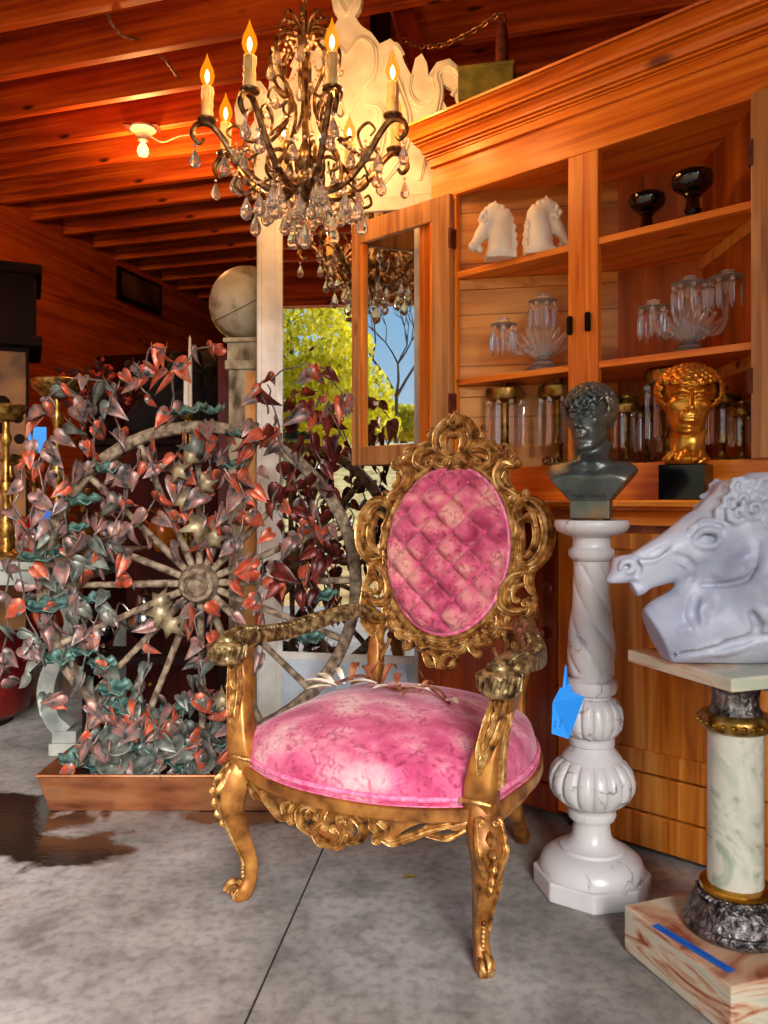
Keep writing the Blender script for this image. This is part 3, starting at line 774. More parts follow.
for px_, py_ in ((548, 588), (540, 634)):
    l = cabx(px_, -.02); z = cabz(px_, py_, -.02); m = MB(); m.M = Matrix.Translation((l, .002, z)) @ Matrix.Rotation(PI / 2, 4, 'X')
    m.lathe([(.009, 0), (.009, .012), (.02, .018), (.021, .028), (.014, .034), (.002, .036)], 20); m.build('knob', REDW, dl)
m = MB(); m.bb(xm + .052, xR, -.004, .02, .125, .235); m.bb(xm + .052, xR, -.008, .02, .02, .12); m.build('plinth_board', OAK, cab, smooth=False, bev=.004)
m = MB(); m.bb(xL, xm - .052, -.004, .02, .035, .125); m.build('plinth_board', REDW, cab, smooth=False, bev=.01)
for x in (xL + .05, xm, xR - .1): m = MB(); m.bb(x - .03, x + .03, .03, .1, 0, .05); m.build('foot', DARKW, cab, smooth=False)
# upper doors folded back flat against the front
def glazed_door(x0, x1, z0, z1, y0, hinge_x, stw, fm):
    m = MB(); th = .024
    m.bb(x0, x0 + stw[0], y0, y0 + th, z0, z1); m.bb(x1 - stw[1], x1, y0, y0 + th, z0, z1)
    m.bb(x0 + stw[0], x1 - stw[1], y0, y0 + th, z0, z0 + .075); m.bb(x0 + stw[0], x1 - stw[1], y0, y0 + th, z1 - .085, z1)
    d = m.build('glazed_door', fm, cab, smooth=False, bev=.003)
    m = MB(); g = .012
    for a, b2 in ((x0 + stw[0], x0 + stw[0] + g), (x1 - stw[1] - g, x1 - stw[1])): m.bb(a, b2, y0 + .004, y0 + .05, z0 + .075, z1 - .085)
    m.bb(x1 - stw[1] - .075, x1 - stw[1], y0 + .02, y0 + .032, z0 + .075, z1 - .085)
    m.build('glazing_rebate', CABV, d, smooth=False)
    m = MB(); m.bb(x0 + stw[0], x1 - stw[1], y0 + .012, y0 + .015, z0 + .075, z1 - .085); m.build('glass_pane', PANE, d, smooth=False)
    for zz in (z0 + .18, z1 - .2): m = MB(); m.bb(hinge_x - .006, hinge_x + .006, y0 - .004, y0 + .03, zz, zz + .07); m.build('hinge', RUST, d, smooth=False)
    return d
yd = UW - .032
xdl0 = cabx(345, yd)
d1 = glazed_door(xdl0, xa - .005, z_open0 + .025, z_open1, yd, xa - .002, (.085, .085), CABD)
m = MB(); l = cabx(349, yd); m.box((l + .0, yd - .006, cabz(349, 320, yd)), (.035, .012, .018)); m.build('door_latch', RUST, d1, bev=.004)
d2 = glazed_door(xd + .004, xd + .50, z_open0, z_open1, yd, xd + .004, (.085, .085), CABD)
for px_, py_ in ((571, 326), (589, 322)):
    m = MB(); l = cabx(px_, UW); m.box((l, UW - .009, cabz(px_, py_, UW)), (.018, .018, .062)); m.build('turn_latch', DARKW, cab, bev=.006)

# ------------------------------------------------------------------ standing mirror with carved crest
MR = math.atan2(-.196, .98)
MO = Vector((-.150, 3.275, 0))
mir = thing('standing_mirror', 'tall white painted mirror with carved scroll crest standing beside the corner cabinet', 'mirror', MO, MR)
zg0 = .42; zg1 = 2.22
m = MB(); m.bb(-.388, -.278, -.01, .03, 0, 2.31); m.bb(.278, .388, -.01, .03, 0, 2.31); m.bb(-.278, .278, -.01, .03, zg1, 2.31); m.bb(-.278, .278, -.01, .03, zg0 - .03, zg0)
for s in (-1, 1): m.bb(s * .372 - .008, s * .372 + .008, -.022, -.01, .02, 2.29); m.bb(s * .298 - .006, s * .298 + .006, -.018, -.01, .02, 2.25)
m.build('mirror_frame', WHITEP, mir, smooth=False, bev=.003)
m = MB(); m.bb(-.278, .278, .0, .008, zg0, zg1); m.build('mirror_glass', MIRROR, mir, smooth=False)
m = MB(); m.bb(-.388, .388, .009, .03, .0, 2.31); m.build('backing', DARKW, mir, smooth=False)
m = MB(); m.bb(-.278, .278, -.004, .008, .0, zg0 - .03)
for x0, x1 in ((-.25, -.015), (.015, .25)):
    for z0, z1 in ((.03, .19), (.21, .37)):
        m.bb(x0, x1, -.012, -.004, z0, z1); m.bb(x0 + .025, x1 - .025, -.018, -.012, z0 + .025, z1 - .025)
m.build('base_panel', BLUEP, mir, smooth=False, bev=.002)
half = [(0, -18), (9, -12), (15, 2), (13, 14), (8, 22), (14, 32), (24, 40), (32, 52), (42, 48), (50, 56), (56, 74), (62, 86), (66, 70), (72, 66), (77, 76), (78, 88), (86, 76), (98, 74), (108, 84), (113, 100), (111, 118), (104, 118), (101, 104), (92, 98), (90, 110), (98, 126), (96, 150), (90, 178), (88, 203)]
def cz(dx, y): return (dx * .0043, -.012, CAMZ + (500 - y) * .00412)
out = [cz(a, b_) for a, b_ in half] + [cz(-a, b_) for a, b_ in half[::-1][:-1]]
m = MB(); m.slab(out, (0, .03, 0)); m.build('crest', CREST, mir, smooth=False)
m = MB()
def spiral2(cx, cy, r0, a0, turns, s, n=22, k=.32):
    return [(cx + r0 * math.exp(-k * t) * math.cos(a0 + s * t), cy + r0 * math.exp(-k * t) * math.sin(a0 + s * t)) for t in [turns * 2 * PI * i / n for i in range(n + 1)]]
for s in (-1, 1):
    for path, w in (([(30, 195), (52, 165), (58, 130), (48, 95), (40, 70), (46, 56), (54, 66)], [.012, .022, .024, .02, .012]),
                    ([(62, 86), (60, 104), (70, 118), (84, 112), (88, 96), (78, 90)], [.01, .018, .02, .012]),
                    ([(100, 110), (108, 96), (98, 82), (86, 88), (88, 110), (78, 150), (70, 190)], [.008, .016, .02, .02, .01]),
                    ([(0, 60), (14, 46), (26, 58), (24, 84), (10, 100), (2, 120)], [.008, .016, .02, .01]),
                    ([(0, 20), (8, 4), (4, -12)], [.012, .016, .006]),
                    ([(10, 190), (30, 160), (34, 120), (20, 110)], [.01, .02, .02, .01])):
        pts = [cz(s * a, b_) for a, b_ in path]
        m.sweep(cat(pts, 6), w, MOULD, up=(0, -1, 0), h=[x * .8 for x in w])
m.build('crest_carving', CREST, mir)

# ------------------------------------------------------------------ throne armchair
ch = thing('throne_armchair', 'ornate carved gilt throne chair with worn pink velvet seat and tufted oval back', 'chair', (-.072, 1.938, 0), R(-28))
def V(*a): return Vector(a)
# seat cushion outline
oh = [(0, -.105), (.10, -.098), (.20, -.070), (.29, -.022), (.335, .015), (.352, .12), (.358, .26), (.325, .42), (.25, .54), (.12, .585)]
outl = cat([(x, y, 0) for x, y in oh] + [(0, .592, 0)] + [(-x, y, 0) for x, y in oh[::-1][:-1]], 6, closed=True)
NO = len(outl); SC = V(0, .24, 0)
def crown(r):   # height over the radial fraction
    return   .375 + .060 * min(1, (1 - r) / .045) ** .5 + .100 * (1 - r ** 2.6)
m = MB(); nr = 26
rs = [1 - (1 - i / nr) ** 1.0 for i in range(nr + 1)]
rs = [0.0] + [math.sin(PI / 2 * i / nr) ** .8 for i in range(1, nr + 1)]
vs = [V(0, .24, crown(0))]; fs = []
for r in rs[1:]:
    for p in outl:
        q = SC + (p - SC) * (r if r < 1 else 1.0); vs.append(V(q.x, q.y, crown(min(r, 1))))
for i in range(NO): fs.append((0, 1 + i, 1 + (i + 1) % NO))
for k in range(nr - 1):
    for i in range(NO):
        j = (i + 1) % NO; a = 1 + k * NO; b = a + NO; fs.append((a + i, b + i, b + j, a + j))
lo = 1 + (nr - 1) * NO; b = len(vs)
for p in outl: vs.append(V(p.x, p.y, .345))
for i in range(NO): j = (i + 1) % NO; fs.append((lo + i, b + i, b + j, lo + j))
fs.append(tuple(b + i for i in range(NO)))
m.add(vs, fs); seat = m.build('seat_cushion', PINK, ch)
m = MB(); m.tube([SC + (p - SC) * 1.008 + V(0, 0, .384) for p in outl], .0065, 8, closed=True); m.tube([SC + (p - SC) * 1.012 + V(0, 0, .366) for p in outl], .004, 6, closed=True)
m.build('piping', PIPE, seat)
# seat rail: bowed and carved
def outat(i, off=0, z=0): p = outl[i % NO]; return SC + (p - SC) * (1 + off) + V(0, 0, z)
m = MB(); m.sweep([outat(i, .0, .352) for i in range(NO)], .016, [(-1, -.8), (1, -.8), (1, .8), (.6, 1), (-.6, 1), (-1, .8)], up=(0, 0, 1), closed=True)
m.build('seat_frame', GOLD2, ch)
# front apron: thin board with a scalloped lower edge, following the bow
def front_pt(u, z, off=.0):      # u -1..1 across
    x = u * .315; y = -.108 + .10 * abs(u) ** 1.9 - off
    return V(x, y, z)
def lower(u):
    a = abs(u)
    return .352 - (.042 + .030 * math.exp(-((a - .42) / .10) ** 2) + .050 * math.exp(-(a / .14) ** 2) - .022 * math.exp(-((a - .25) / .07) ** 2) - .02 * math.exp(-((a - .7) / .14) ** 2))
m = MB(); n = 60; vs = []
for i in range(n + 1):
    u = -1 + 2 * i / n
    vs += [front_pt(u, .352, .002), front_pt(u, lower(u), .002), front_pt(u, lower(u), -.024), front_pt(u, .352, -.024)]
fs = []
for i in range(n):
    for k in range(4): fs.append((i * 4 + k, i * 4 + (k + 1) % 4, (i + 1) * 4 + (k + 1) % 4, (i + 1) * 4 + k))
fs += [(0, 1, 2, 3), (n * 4, n * 4 + 1, n * 4 + 2, n * 4 + 3)]
m.add(vs, fs); apron = m.build('front_apron', GOLD2, ch)
def spiral(p, d, side, r, turns=1.35, n=20, k=.30):
    """log spiral continuing 2-D direction d from point p"""
    p = Vector(p); d = Vector(d).normalized(); nrm = Vector((-d.y, d.x)) * side
    c = p + nrm * r; a0 = math.atan2(-nrm.y, -nrm.x); out = []
    for i in range(1, n + 1):
        t = turns * 2 * PI * i / n
        rr = r * math.exp(-k * t * .55)
        out.append(c + Vector((math.cos(a0 + side * t), math.sin(a0 + side * t))) * rr)
    return out
def scroll2(pts, w, sc=None, ec=None):
    """2-D scroll path with optional end curls (side, radius); returns path and width list"""
    c = [Vector((q.x, q.y)) for q in cat([(a, b_, 0) for a, b_ in pts], 7)]
    ww = lerpl(w, len(c))
    if ec:
        e_ = spiral(c[-1], c[-1] - c[-2], ec[0], ec[1]); k = ww[-1]; c += e_; ww += [k * (1 - .55 * (i + 1) / len(e_)) for i in range(len(e_))]
    if sc:
        e_ = spiral(c[0], c[0] - c[1], sc[0], sc[1]); k = ww[0]; c = e_[::-1] + c; ww = [k * (1 - .55 * (i + 1) / len(e_)) for i in range(len(e_))][::-1] + ww
    return c, ww
def carve(mb, pts, w, sc=None, ec=None, fmap=None, up=None, hf=1.0, mirror=(1, -1), eyes=True):
    for s in mirror:
        p = [(a * s, b_) for a, b_ in pts]
        c, ww = scroll2(p, w, (sc[0] * s, sc[1]) if sc else None, (ec[0] * s, ec[1]) if ec else None)
        P3 = [fmap(q.x, q.y) for q in c]
        mb.sweep(P3, ww, MOULD, up=up, h=[x * hf for x in ww])
        if eyes:
            if ec: mb.ell(P3[-1], ww[-1] * 1.5, 8, 6)
            if sc: mb.ell(P3[0], ww[0] * 1.5, 8, 6)
# carved scrolls on the apron
m = MB(); fa = lambda x, z: front_pt(x / .315, z, .008)
carve(m, [(.30, .335), (.24, .322), (.19, .300), (.15, .285), (.125, .298)], [.006, .009, .011, .010, .008], sc=(1, .014), ec=(1, .012), fmap=fa, up=(0, -1, 0))
carve(m, [(.03, .33), (.06, .335), (.085, .315), (.08, .288), (.055, .275)], [.007, .011, .013, .012, .008], sc=(1, .012), ec=(-1, .014), fmap=fa, up=(0, -1, 0))
carve(m, [(.0, .262), (.025, .262), (.04, .285), (.022, .305)], [.011, .012, .010, .007], ec=(1, .011), fmap=fa, up=(0, -1, 0))
carve(m, [(.12, .33), (.14, .315), (.135, .295)], [.006, .010, .007], ec=(-1, .010), fmap=fa, up=(0, -1, 0))
carve(m, [(.30, .318), (.265, .300), (.225, .305)], [.005, .008, .005], ec=(-1, .013), fmap=fa, up=(0, -1, 0))
for x in (-.10, -.05, 0, .05, .10): m.sweep(cat([fa(x, .335), fa(x * 1.1, .318) + V(0, -.008, 0), fa(x * 1.25, .30)], 5), [.003, .009, .003], MOULD, up=(0, -1, 0))
m.build('apron_carving', CANE, ch)
# side and rear rails
for s in (-1, 1):
    m = MB(); pts = cat([(s * .335, .02, .335), (s * .345, .14, .335), (s * .338, .28, .33), (s * .29, .42, .33), (s * .23, .54, .335)], 6)
    m.sweep(pts, .010, [(-1, -2.2), (1, -2.2), (1, 2), (-1, 2)], up=(0, 0, 1)); m.build('side_rail', GOLD2, ch)
m = MB(); m.box((0, .575, .335), (.46, .022, .06)); m.build('rear_rail', GOLD2, ch)
# legs
SQ = [(-1, -.75), (-.75, -1), (.75, -1), (1, -.75), (1, .75), (.75, 1), (-.75, 1), (-1, .75)]
def cabriole(bx, by, dx, dy, top, hgt, sc):
    d = V(dx, dy, 0).normalized(); b0 = V(bx, by, 0)
    prof = [(0.0, hgt, .030), (.012, hgt * .9, .037), (.034, hgt * .80, .038), (.036, hgt * .66, .031), (.012, hgt * .46, .023), (-.012, hgt * .28, .0175), (-.012, hgt * .15, .016), (.002, hgt * .07, .019), (.012, hgt * .02, .017), (.012, 0.0, .014)]
    pts = cat([b0 + d * o * sc + V(0, 0, z) for o, z, w in prof], 5); ws = lerpl([w * sc for o, z, w in prof], len(pts))
    m = MB(); m.sweep(pts, ws, SQ, up=d.cross(V(0, 0, 1)))
    lg = m.build('leg', GOLD2, ch, angle=60)
    c = MB()      # carved knee and toe
    side = V(-d.y, d.x, 0)
    fm = lambda u, z: b0 + side * u + V(0, 0, z) + d * (knee(z) + .003)
    def knee(z):
        f = z / hgt
        o = [q[0] for q in prof][::-1]; zz = [q[1] / hgt for q in prof][::-1]; w_ = [q[2] for q in prof][::-1]
        return float(np.interp(f, zz, o) + np.interp(f, zz, w_)) * sc
    carve(c, [(.028, hgt * .93), (.030, hgt * .80), (.020, hgt * .70), (.010, hgt * .62)], [.006, .009, .008, .005], sc=(1, .011), ec=(-1, .009), fmap=fm, up=d)
    carve(c, [(.024, hgt * .60), (.018, hgt * .45), (.014, hgt * .25)], [.005, .0045, .004], fmap=fm, up=d, eyes=False)
    for k, z in enumerate((.86, .78, .70, .62, .55)):
        c.sweep(cat([fm(0, hgt * (z + .03)), fm(0, hgt * z) + d * .009, fm(0, hgt * (z - .05))], 4), [.004, .013 - .0012 * k, .003], MOULD, up=d)
    for k in range(6): c.ell(fm(0, hgt * (.30 - .028 * k)), (.006, .006, .007), 8, 6)
    tc = b0 + d * (.030 * sc) + V(0, 0, hgt * .075)
    for sg in (-1, 1):
        q = [tc + side * sg * .012 + d * (.017 * math.cos(a) * math.exp(-a * .12)) + V(0, 0, .017 * math.sin(a) * math.exp(-a * .12)) for a in [i * .5 for i in range(20)]]
        c.tube(q, [.006, .005, .003], 6)
    c.sweep([tc + d * .016 * math.cos(a) + V(0, 0, .016 * math.sin(a)) for a in [i * .4 for i in range(13)]], .014, [(-1, -.3), (1, -.3), (1, .3), (-1, .3)], up=side)
    for u in (-.012, -.004, .004, .012): c.sweep([b0 + side * u + d * .020 * sc + V(0, 0, .034), b0 + side * u + d * .034 * sc + V(0, 0, .018), b0 + side * u + d * .030 * sc + V(0, 0, .004)], [.004, .006, .004], CIRC)
    c.build('leg_carving', CANE, lg)
    return lg
cabriole(-.338, .012, -.70, -.71, 0, .375, 1.0)
cabriole(.330, .0, .60, -.80, 0, .375, 1.0)
for s in (-1, 1):
    pts = cat([(s * .205, .55, .37), (s * .205, .565, .27), (s * .20, .60, .15), (s * .20, .655, .06), (s * .20, .685, .014)], 6)
    m = MB(); m.sweep(pts, [.024, .022, .019, .017, .020], SQ, up=(1, 0, 0)); lg = m.build('leg', GOLD2, ch, angle=60)
    m = MB()
    for a in (-.012, .012): m.tube([V(s * .20 + a, .672 - .018 * math.cos(t) * math.exp(-.1 * t), .035 + .018 * math.sin(t) * math.exp(-.1 * t)) for t in [i * .5 for i in range(18)]], [.006, .003], 6)
    m.build('leg_carving', CANE, lg)
# arms
def arm(s, name_mat):
    # support from the front leg up to the hand scroll
    pts = cat([(s * .325, .005, .36), (s * .332, -.008, .42), (s * .345, .0, .50), (s * .362, .03, .57), (s * .372, .035, .625), (s * .374, .01, .655)], 6)
    m = MB(); m.sweep(pts, [.036, .034, .028, .024, .026, .030], SQ, up=(0, 1, 0), h=[.034, .032, .026, .024, .026, .028])
    sp = m.build('arm_support', GOLD2, ch, angle=60)
    c = MB(); fm = lambda u, z: V(s * float(np.interp(z, [.36, .42, .5, .57, .63], [.325, .332, .345, .362, .372])) + u, float(np.interp(z, [.36, .42, .5, .57, .63], [-.032, -.044, -.03, .0, .006])), z)
    carve(c, [(.016, .615), (.018, .56), (.012, .50), (.0, .45)], [.005, .009, .008, .004], sc=(1, .009), fmap=fm, up=(0, -1, 0))
    for k, z in enumerate((.60, .57, .54, .51, .48)): c.sweep(cat([fm(0, z + .016), fm(0, z) + V(0, -.007, 0), fm(.0, z - .02)], 4), [.003, .010 - .001 * k, .003], MOULD, up=(0, -1, 0))
    c.sweep(cat([(s * .325 - .036, -.032, .385), (s * .325, -.046, .392), (s * .325 + .036, -.032, .385)], 5), .006, CIRC)
    sx_ = s * .03
    q = [(a, b_) for a, b_ in ((.368, .41), (.372, .50), (.388, .58))]
    for off in (0.0, .018, -.018): c.sweep(cat([(s * a, .02 + off, z) for a, z in q], 5), [.004, .006, .004], MOULD, up=(s, 0, 0))
    c.build('support_carving', CANE, sp)
    # arm rail
    pts = cat([(s * .376, -.015, .668), (s * .384, .05, .682), (s * .386, .14, .672), (s * .372, .25, .668), (s * .325, .36, .690), (s * .275, .455, .705), (s * .255, .52, .695)], 7)
    m = MB(); m.sweep(pts, [.040, .040, .034, .030, .030, .028, .026], MOULD, up=(0, 0, 1), h=[.028, .030, .028, .028, .027, .026, .024])
    ar = m.build('armrest', name_mat, ch, angle=60)
    c = MB(); pr = frame_from(pts, (0, 0, 1))
    for i in range(2, len(pts) - 3, 1):     # row of carved scales along the arm
        if i > 26: break
        for o in (-.55, .55):
            p = pts[i] + pr[1][i] * (.022 * o) + V(0, 0, .020); c.ell(p, (.008, .006, .006), 8, 5)
    # hand scroll: drum with spiral on front and side
    hc = V(s * .376, -.015, .655)
    c.lathe([(.034, -.034), (.043, -.028), (.046, -.015), (.041, -.008), (.047, .004), (.048, .012), (.040, .022), (.030, .026)], 28, hc)
    sp_ = [hc + V(math.cos(a) * .038 * math.exp(-.11 * a), math.sin(a) * .038 * math.exp(-.11 * a), .030) for a in [i * .42 for i in range(34)]]
    c.sweep(sp_, [.007, .004], MOULD, up=(0, 0, 1)); c.ell(hc + V(0, 0, .032), (.009, .009, .008), 10, 6)
    for k in range(16):
        a = 2 * PI * k / 16; c.sweep([hc + V(math.cos(a) * .047, math.sin(a) * .047, -.018), hc + V(math.cos(a + .2) * .049, math.sin(a + .2) * .049, .014)], [.004, .006], CIRC)
    c.build('hand_scroll', ARMD, ar, angle=60)
arm(-1, ARMD); arm(1, ARMD)
# back: plane tilted backwards
TILT = .18; bn = V(0, -math.cos(TILT), math.sin(TILT)); bu_ = V(0, math.sin(TILT), math.cos(TILT))
BC = V(-.012, .60, .896)
def BP(u, v, n=0.0): return BC + V(u, 0, 0) + bu_ * v + bn * n
OA, OB = .202, .262
def oval(t, k=1.0, dn=0.0): return BP(OA * k * math.cos(t), OB * k * math.sin(t), dn)
# tufted cushion
DU, DV = .0535, .0515
def tuft(u, v):
    r = math.hypot(u / OA, v / OB)
    a = (u + .1 * v) / DU + (v) / DV; b_ = (u + .1 * v) / DU - (v) / DV
    sa = abs(math.sin(PI * a / 2 + PI / 4)); sb = abs(math.sin(PI * b_ / 2 + PI / 4))
    pil = (1 - (1 - sa) ** 2.4) * (1 - (1 - sb) ** 2.4)
    base = .050 * (1 - r ** 2.2) ** .8 if r < 1 else 0
    e_ = min(1, max(0, (1 - r) / .10))
    return .012 + base * .6 + .034 * pil * e_ ** .5 + .004 * (1 - e_)
m = MB(); nr, na = 44, 120; vs = [BP(0, 0, tuft(0, 0))]; fs = []
for k in range(1, nr + 1):
    r = k / nr
    for i in range(na):
        t = 2 * PI * i / na; u, v = OA * .985 * r * math.cos(t), OB * .985 * r * math.sin(t); vs.append(BP(u, v, tuft(u, v) if k < nr else .0))
for i in range(na): fs.append((0, 1 + i, 1 + (i + 1) % na))
for k in range(nr - 1):
    for i in range(na): j = (i + 1) % na; a = 1 + k * na; b = a + na; fs.append((a + i, b + i, b + j, a + j))
m.add(vs, fs); bc = m.build('back_cushion', PINKB, ch, angle=180)
but = MB().build
k = 0
for i in range(-9, 10):
    for j in range(-9, 10):
        a = i * 2 + 1.5; b_ = j * 2 + 1.5
        v = (a - b_) / 2 * DV; u = (a + b_) / 2 * DU - .1 * v
        if math.hypot(u / OA, v / OB) < .9:
            mm = MB(); mm.ell(BP(u, v, tuft(u, v) + .001), .006, 8, 6); mm.build('tufting_button', HOT, bc); k += 1
m = MB(); m.tube([oval(2 * PI * i / 90, .985, .012) for i in range(90)], .006, 8, closed=True); m.build('piping', PIPE, bc)
m = MB(); m.slab([oval(2 * PI * i / 60, 1.02, -.03) for i in range(60)], bn * .028); m.build('back_panel', DARKW, ch, smooth=False)
# gilt oval ring with beads
m = MB(); m.sweep([oval(2 * PI * i / 96, 1.05, .006) for i in range(96)], .014, MOULD, up=bn, h=.014, closed=True)
for i in range(64): m.ell(oval(2 * PI * i / 64, 1.115, .012), .0055, 6, 5)
m.sweep([oval(2 * PI * i / 96, 1.16, -.002) for i in range(96)], .010, MOULD, up=bn, h=.012, closed=True)
m.build('oval_moulding', CANE, ch)
# carved scroll work around the oval, laid out on one side and mirrored
def C2(cx, cy): return ((cx - 387) * .00095, (498 - cy) * .00092)
def cv(mb, pts, w, sc=None, ec=None, dn=0.0, hf=1.0, mirror=(1, -1)):
    q = [C2(*p) for p in pts]
    carve(mb, q, [x * .00100 for x in w], (sc[0], sc[1] * .00098) if sc else None, (ec[0], ec[1] * .00098) if ec else None, fmap=lambda x, y: BP(x, y, dn), up=bn, hf=hf, mirror=mirror)
m = MB()
# top cartouche
cv(m, [(387, 40), (350, 60), (325, 105), (335, 155), (387, 190)], [10, 17, 20, 18, 12], dn=.012)
cv(m, [(387, 190), (345, 186), (328, 200), (345, 216), (387, 222)], [9, 14, 16, 14, 10], dn=.02)
cv(m, [(360, 170), (352, 120), (375, 88)], [8, 15, 12], ec=(-1, 18), dn=.022)
for dx in (-28, -14, 0, 14, 28): cv(m, [(387 + dx * .5, 182), (387 + dx * 1.1, 212)], [6, 9], dn=.024, mirror=(1,))
cv(m, [(387, 80), (372, 66), (382, 42), (395, 22)], [8, 13, 10, 5], dn=.02)
m.build('crest_cartouche', CANE, ch)
m = MB()
cv(m, [(345, 165), (300, 150), (262, 165), (255, 200), (290, 222)], [9, 17, 19, 17, 10], sc=(1, 13), ec=(1, 20), dn=.010)
cv(m, [(335, 115), (300, 128), (258, 142), (228, 168)], [7, 13, 14, 9], sc=(1, 9), ec=(-1, 18), dn=.004)
cv(m, [(240, 150), (205, 180), (240, 205)], [7, 11, 7], ec=(1, 12), dn=.002)
cv(m, [(312, 140), (290, 100), (300, 82)], [8, 10, 4], ec=(1, 8), dn=.0)
m.build('top_scrollwork', CANE, ch)
for sd_ in (1, -1):
    m = MB()
    cv(m, [(178, 215), (205, 208), (222, 240), (210, 280), (165, 312)], [10, 22, 27, 24, 12], sc=(-1, 14), ec=(1, 12), dn=.008, mirror=(sd_,))
    cv(m, [(195, 212), (190, 190), (175, 172)], [10, 9, 4], dn=.0, mirror=(sd_,))
    cv(m, [(192, 235), (198, 262), (180, 290)], [6, 11, 6], dn=.030, mirror=(sd_,))
    cv(m, [(150, 310), (135, 300), (130, 322)], [7, 9, 5], dn=.0, mirror=(sd_,))
    m.build('shoulder_leaf', CANE, ch)
for sd_ in (1, -1):
    m = MB()
    cv(m, [(172, 372), (140, 335), (95, 345), (64, 395), (58, 450), (72, 505), (108, 540), (150, 535)], [9, 17, 21, 22, 22, 21, 17, 9], sc=(1, 18), ec=(1, 17), dn=.006, mirror=(sd_,))
    cv(m, [(150, 395), (118, 380), (96, 420), (96, 470), (120, 508), (148, 505)], [6, 11, 13, 13, 11, 6], dn=.004, mirror=(sd_,))
    cv(m, [(158, 400), (150, 430), (162, 470), (150, 505)], [6, 11, 12, 7], dn=.012, mirror=(sd_,))
    cv(m, [(130, 345), (104, 375), (88, 420)], [5, 10, 5], dn=.024, mirror=(sd_,))
    m.build('side_scroll', CANE, ch)
for sd_ in (1, -1):
    m = MB()
    cv(m, [(88, 540), (108, 560), (110, 600), (88, 640)], [9, 15, 15, 8], sc=(-1, 14), ec=(1, 14), dn=.004, mirror=(sd_,))
    cv(m, [(110, 560), (160, 575), (190, 620), (188, 670), (150, 690), (110, 680)], [9, 18, 22, 20, 15, 8], ec=(-1, 18), dn=.006, mirror=(sd_,))
    cv(m, [(120, 600), (150, 615), (152, 650)], [6, 12, 7], ec=(-1, 10), dn=.012, mirror=(sd_,))
    cv(m, [(88, 655), (100, 705), (145, 740), (200, 742)], [8, 20, 22, 12], ec=(-1, 17), dn=.004, mirror=(sd_,))
    cv(m, [(90, 700), (105, 760), (135, 800)], [8, 18, 9], ec=(1, 12), dn=.002, mirror=(sd_,))
    cv(m, [(205, 690), (195, 735), (215, 770), (250, 775)], [8, 15, 16, 9], ec=(1, 15), dn=.004, mirror=(sd_,))
    cv(m, [(170, 700), (175, 750), (160, 800), (178, 845)], [8, 14, 14, 7], dn=.0, mirror=(sd_,))
    m.build('lower_scrollwork', CANE, ch)
m = MB()
cv(m, [(225, 745), (232, 790), (262, 805)], [7, 15, 9], ec=(1, 15), dn=.002)
cv(m, [(262, 765), (285, 810), (270, 835)], [7, 14, 7], ec=(-1, 11), dn=.0)
cv(m, [(300, 800), (320, 828), (352, 822)], [8, 14, 8], sc=(-1, 14), ec=(1, 13), dn=.004)
cv(m, [(330, 850), (352, 880), (385, 872)], [8, 13, 9], sc=(-1, 11), ec=(1, 11), dn=.002)
cv(m, [(300, 775), (345, 800), (387, 808)], [8, 13, 11], dn=.002)
cv(m, [(387, 890), (375, 850), (350, 838)], [10, 13, 8], dn=.008)
m.build('apron_scrolls', CANE, ch)
for s in (-1, 1):       # stiles from the seat to the carved back
    m = MB(); a = [(.24, .525, .35), (.235, .535, .45), (.24, .55, .56), (.25, .572, .66)]
    m.sweep(cat([(s * x, y, z) for x, y, z in a], 5), [.020, .018, .022, .014], SQ, up=(0, 1, 0)); m.build('back_stile', GOLD2, ch, angle=60)
    m = MB(); m.sweep([BP(s * .17, -.285, .012), BP(s * .20, -.35, .012)], .005, SQ); m.build('gilt_pin', CANE, ch)

# dry magnolia twig lying on the seat
def seat_z(x, y):
    d = V(x, y, 0) - SC; ang = math.atan2(d.y, d.x)
    best = min(outl, key=lambda p: abs((math.atan2((p - SC).y, (p - SC).x) - ang + PI) % (2 * PI) - PI))
    return crown(min(1, d.length / (best - SC).length))
mt = ch.matrix_basis
tw = thing('dried_flower_spray', 'dried spray of pale pods and brown curled leaves lying across the pink seat', 'dried flowers', (-.072, 1.938, 0), R(-28))
TWIG = mat('twig_brown', ['3c1c10', '8c5438'], rough=.6, scale=50); PODW = mat('pod_cream', ['a89468', 'dcd4bc', 'f0ece0'], rough=.6, scale=30); LFB = mat('leaf_dry_brown', ['4c2010', '8c4c2c', 'b07850'], rough=.5, scale=24)
tp = [(-.20, .22), (-.13, .255), (-.06, .235), (0, .22), (.06, .20), (.12, .22), (.17, .19)]
pts = cat([(x, y, seat_z(x, y) + .022 + .012 * math.sin(i * 1.7)) for i, (x, y) in enumerate(tp)], 5)
m = MB(); m.tube(pts, [.005, .0035], 6); m.tube(cat([(.03, .30, seat_z(.03, .3) + .05), (.09, .25, seat_z(.09, .25) + .02), (.17, .19, seat_z(.17, .19) + .012)], 5), .0022, 6); m.build('stem', TWIG, tw)
def blade(p, d, L_, w, mt_, nm, par, lift=.3):
    d = Vector(d).normalized(); s = d.cross(V(0, 0, 1)).normalized(); m = MB()
    path = [Vector(p) + d * L_ * t + V(0, 0, L_ * lift * math.sin(PI * t * .8)) for t in [i / 7 for i in range(8)]]
    m.sweep(path, [w * .25, w * .8, w, w * .9, w * .6, w * .05], [(-1, .5), (-.5, .1), (0, -.15), (.5, .1), (1, .5), (.5, .25), (0, .05), (-.5, .25)], up=(0, 0, 1))
    return m.build(nm, mt_, par, angle=70)
rn = random.Random(5)
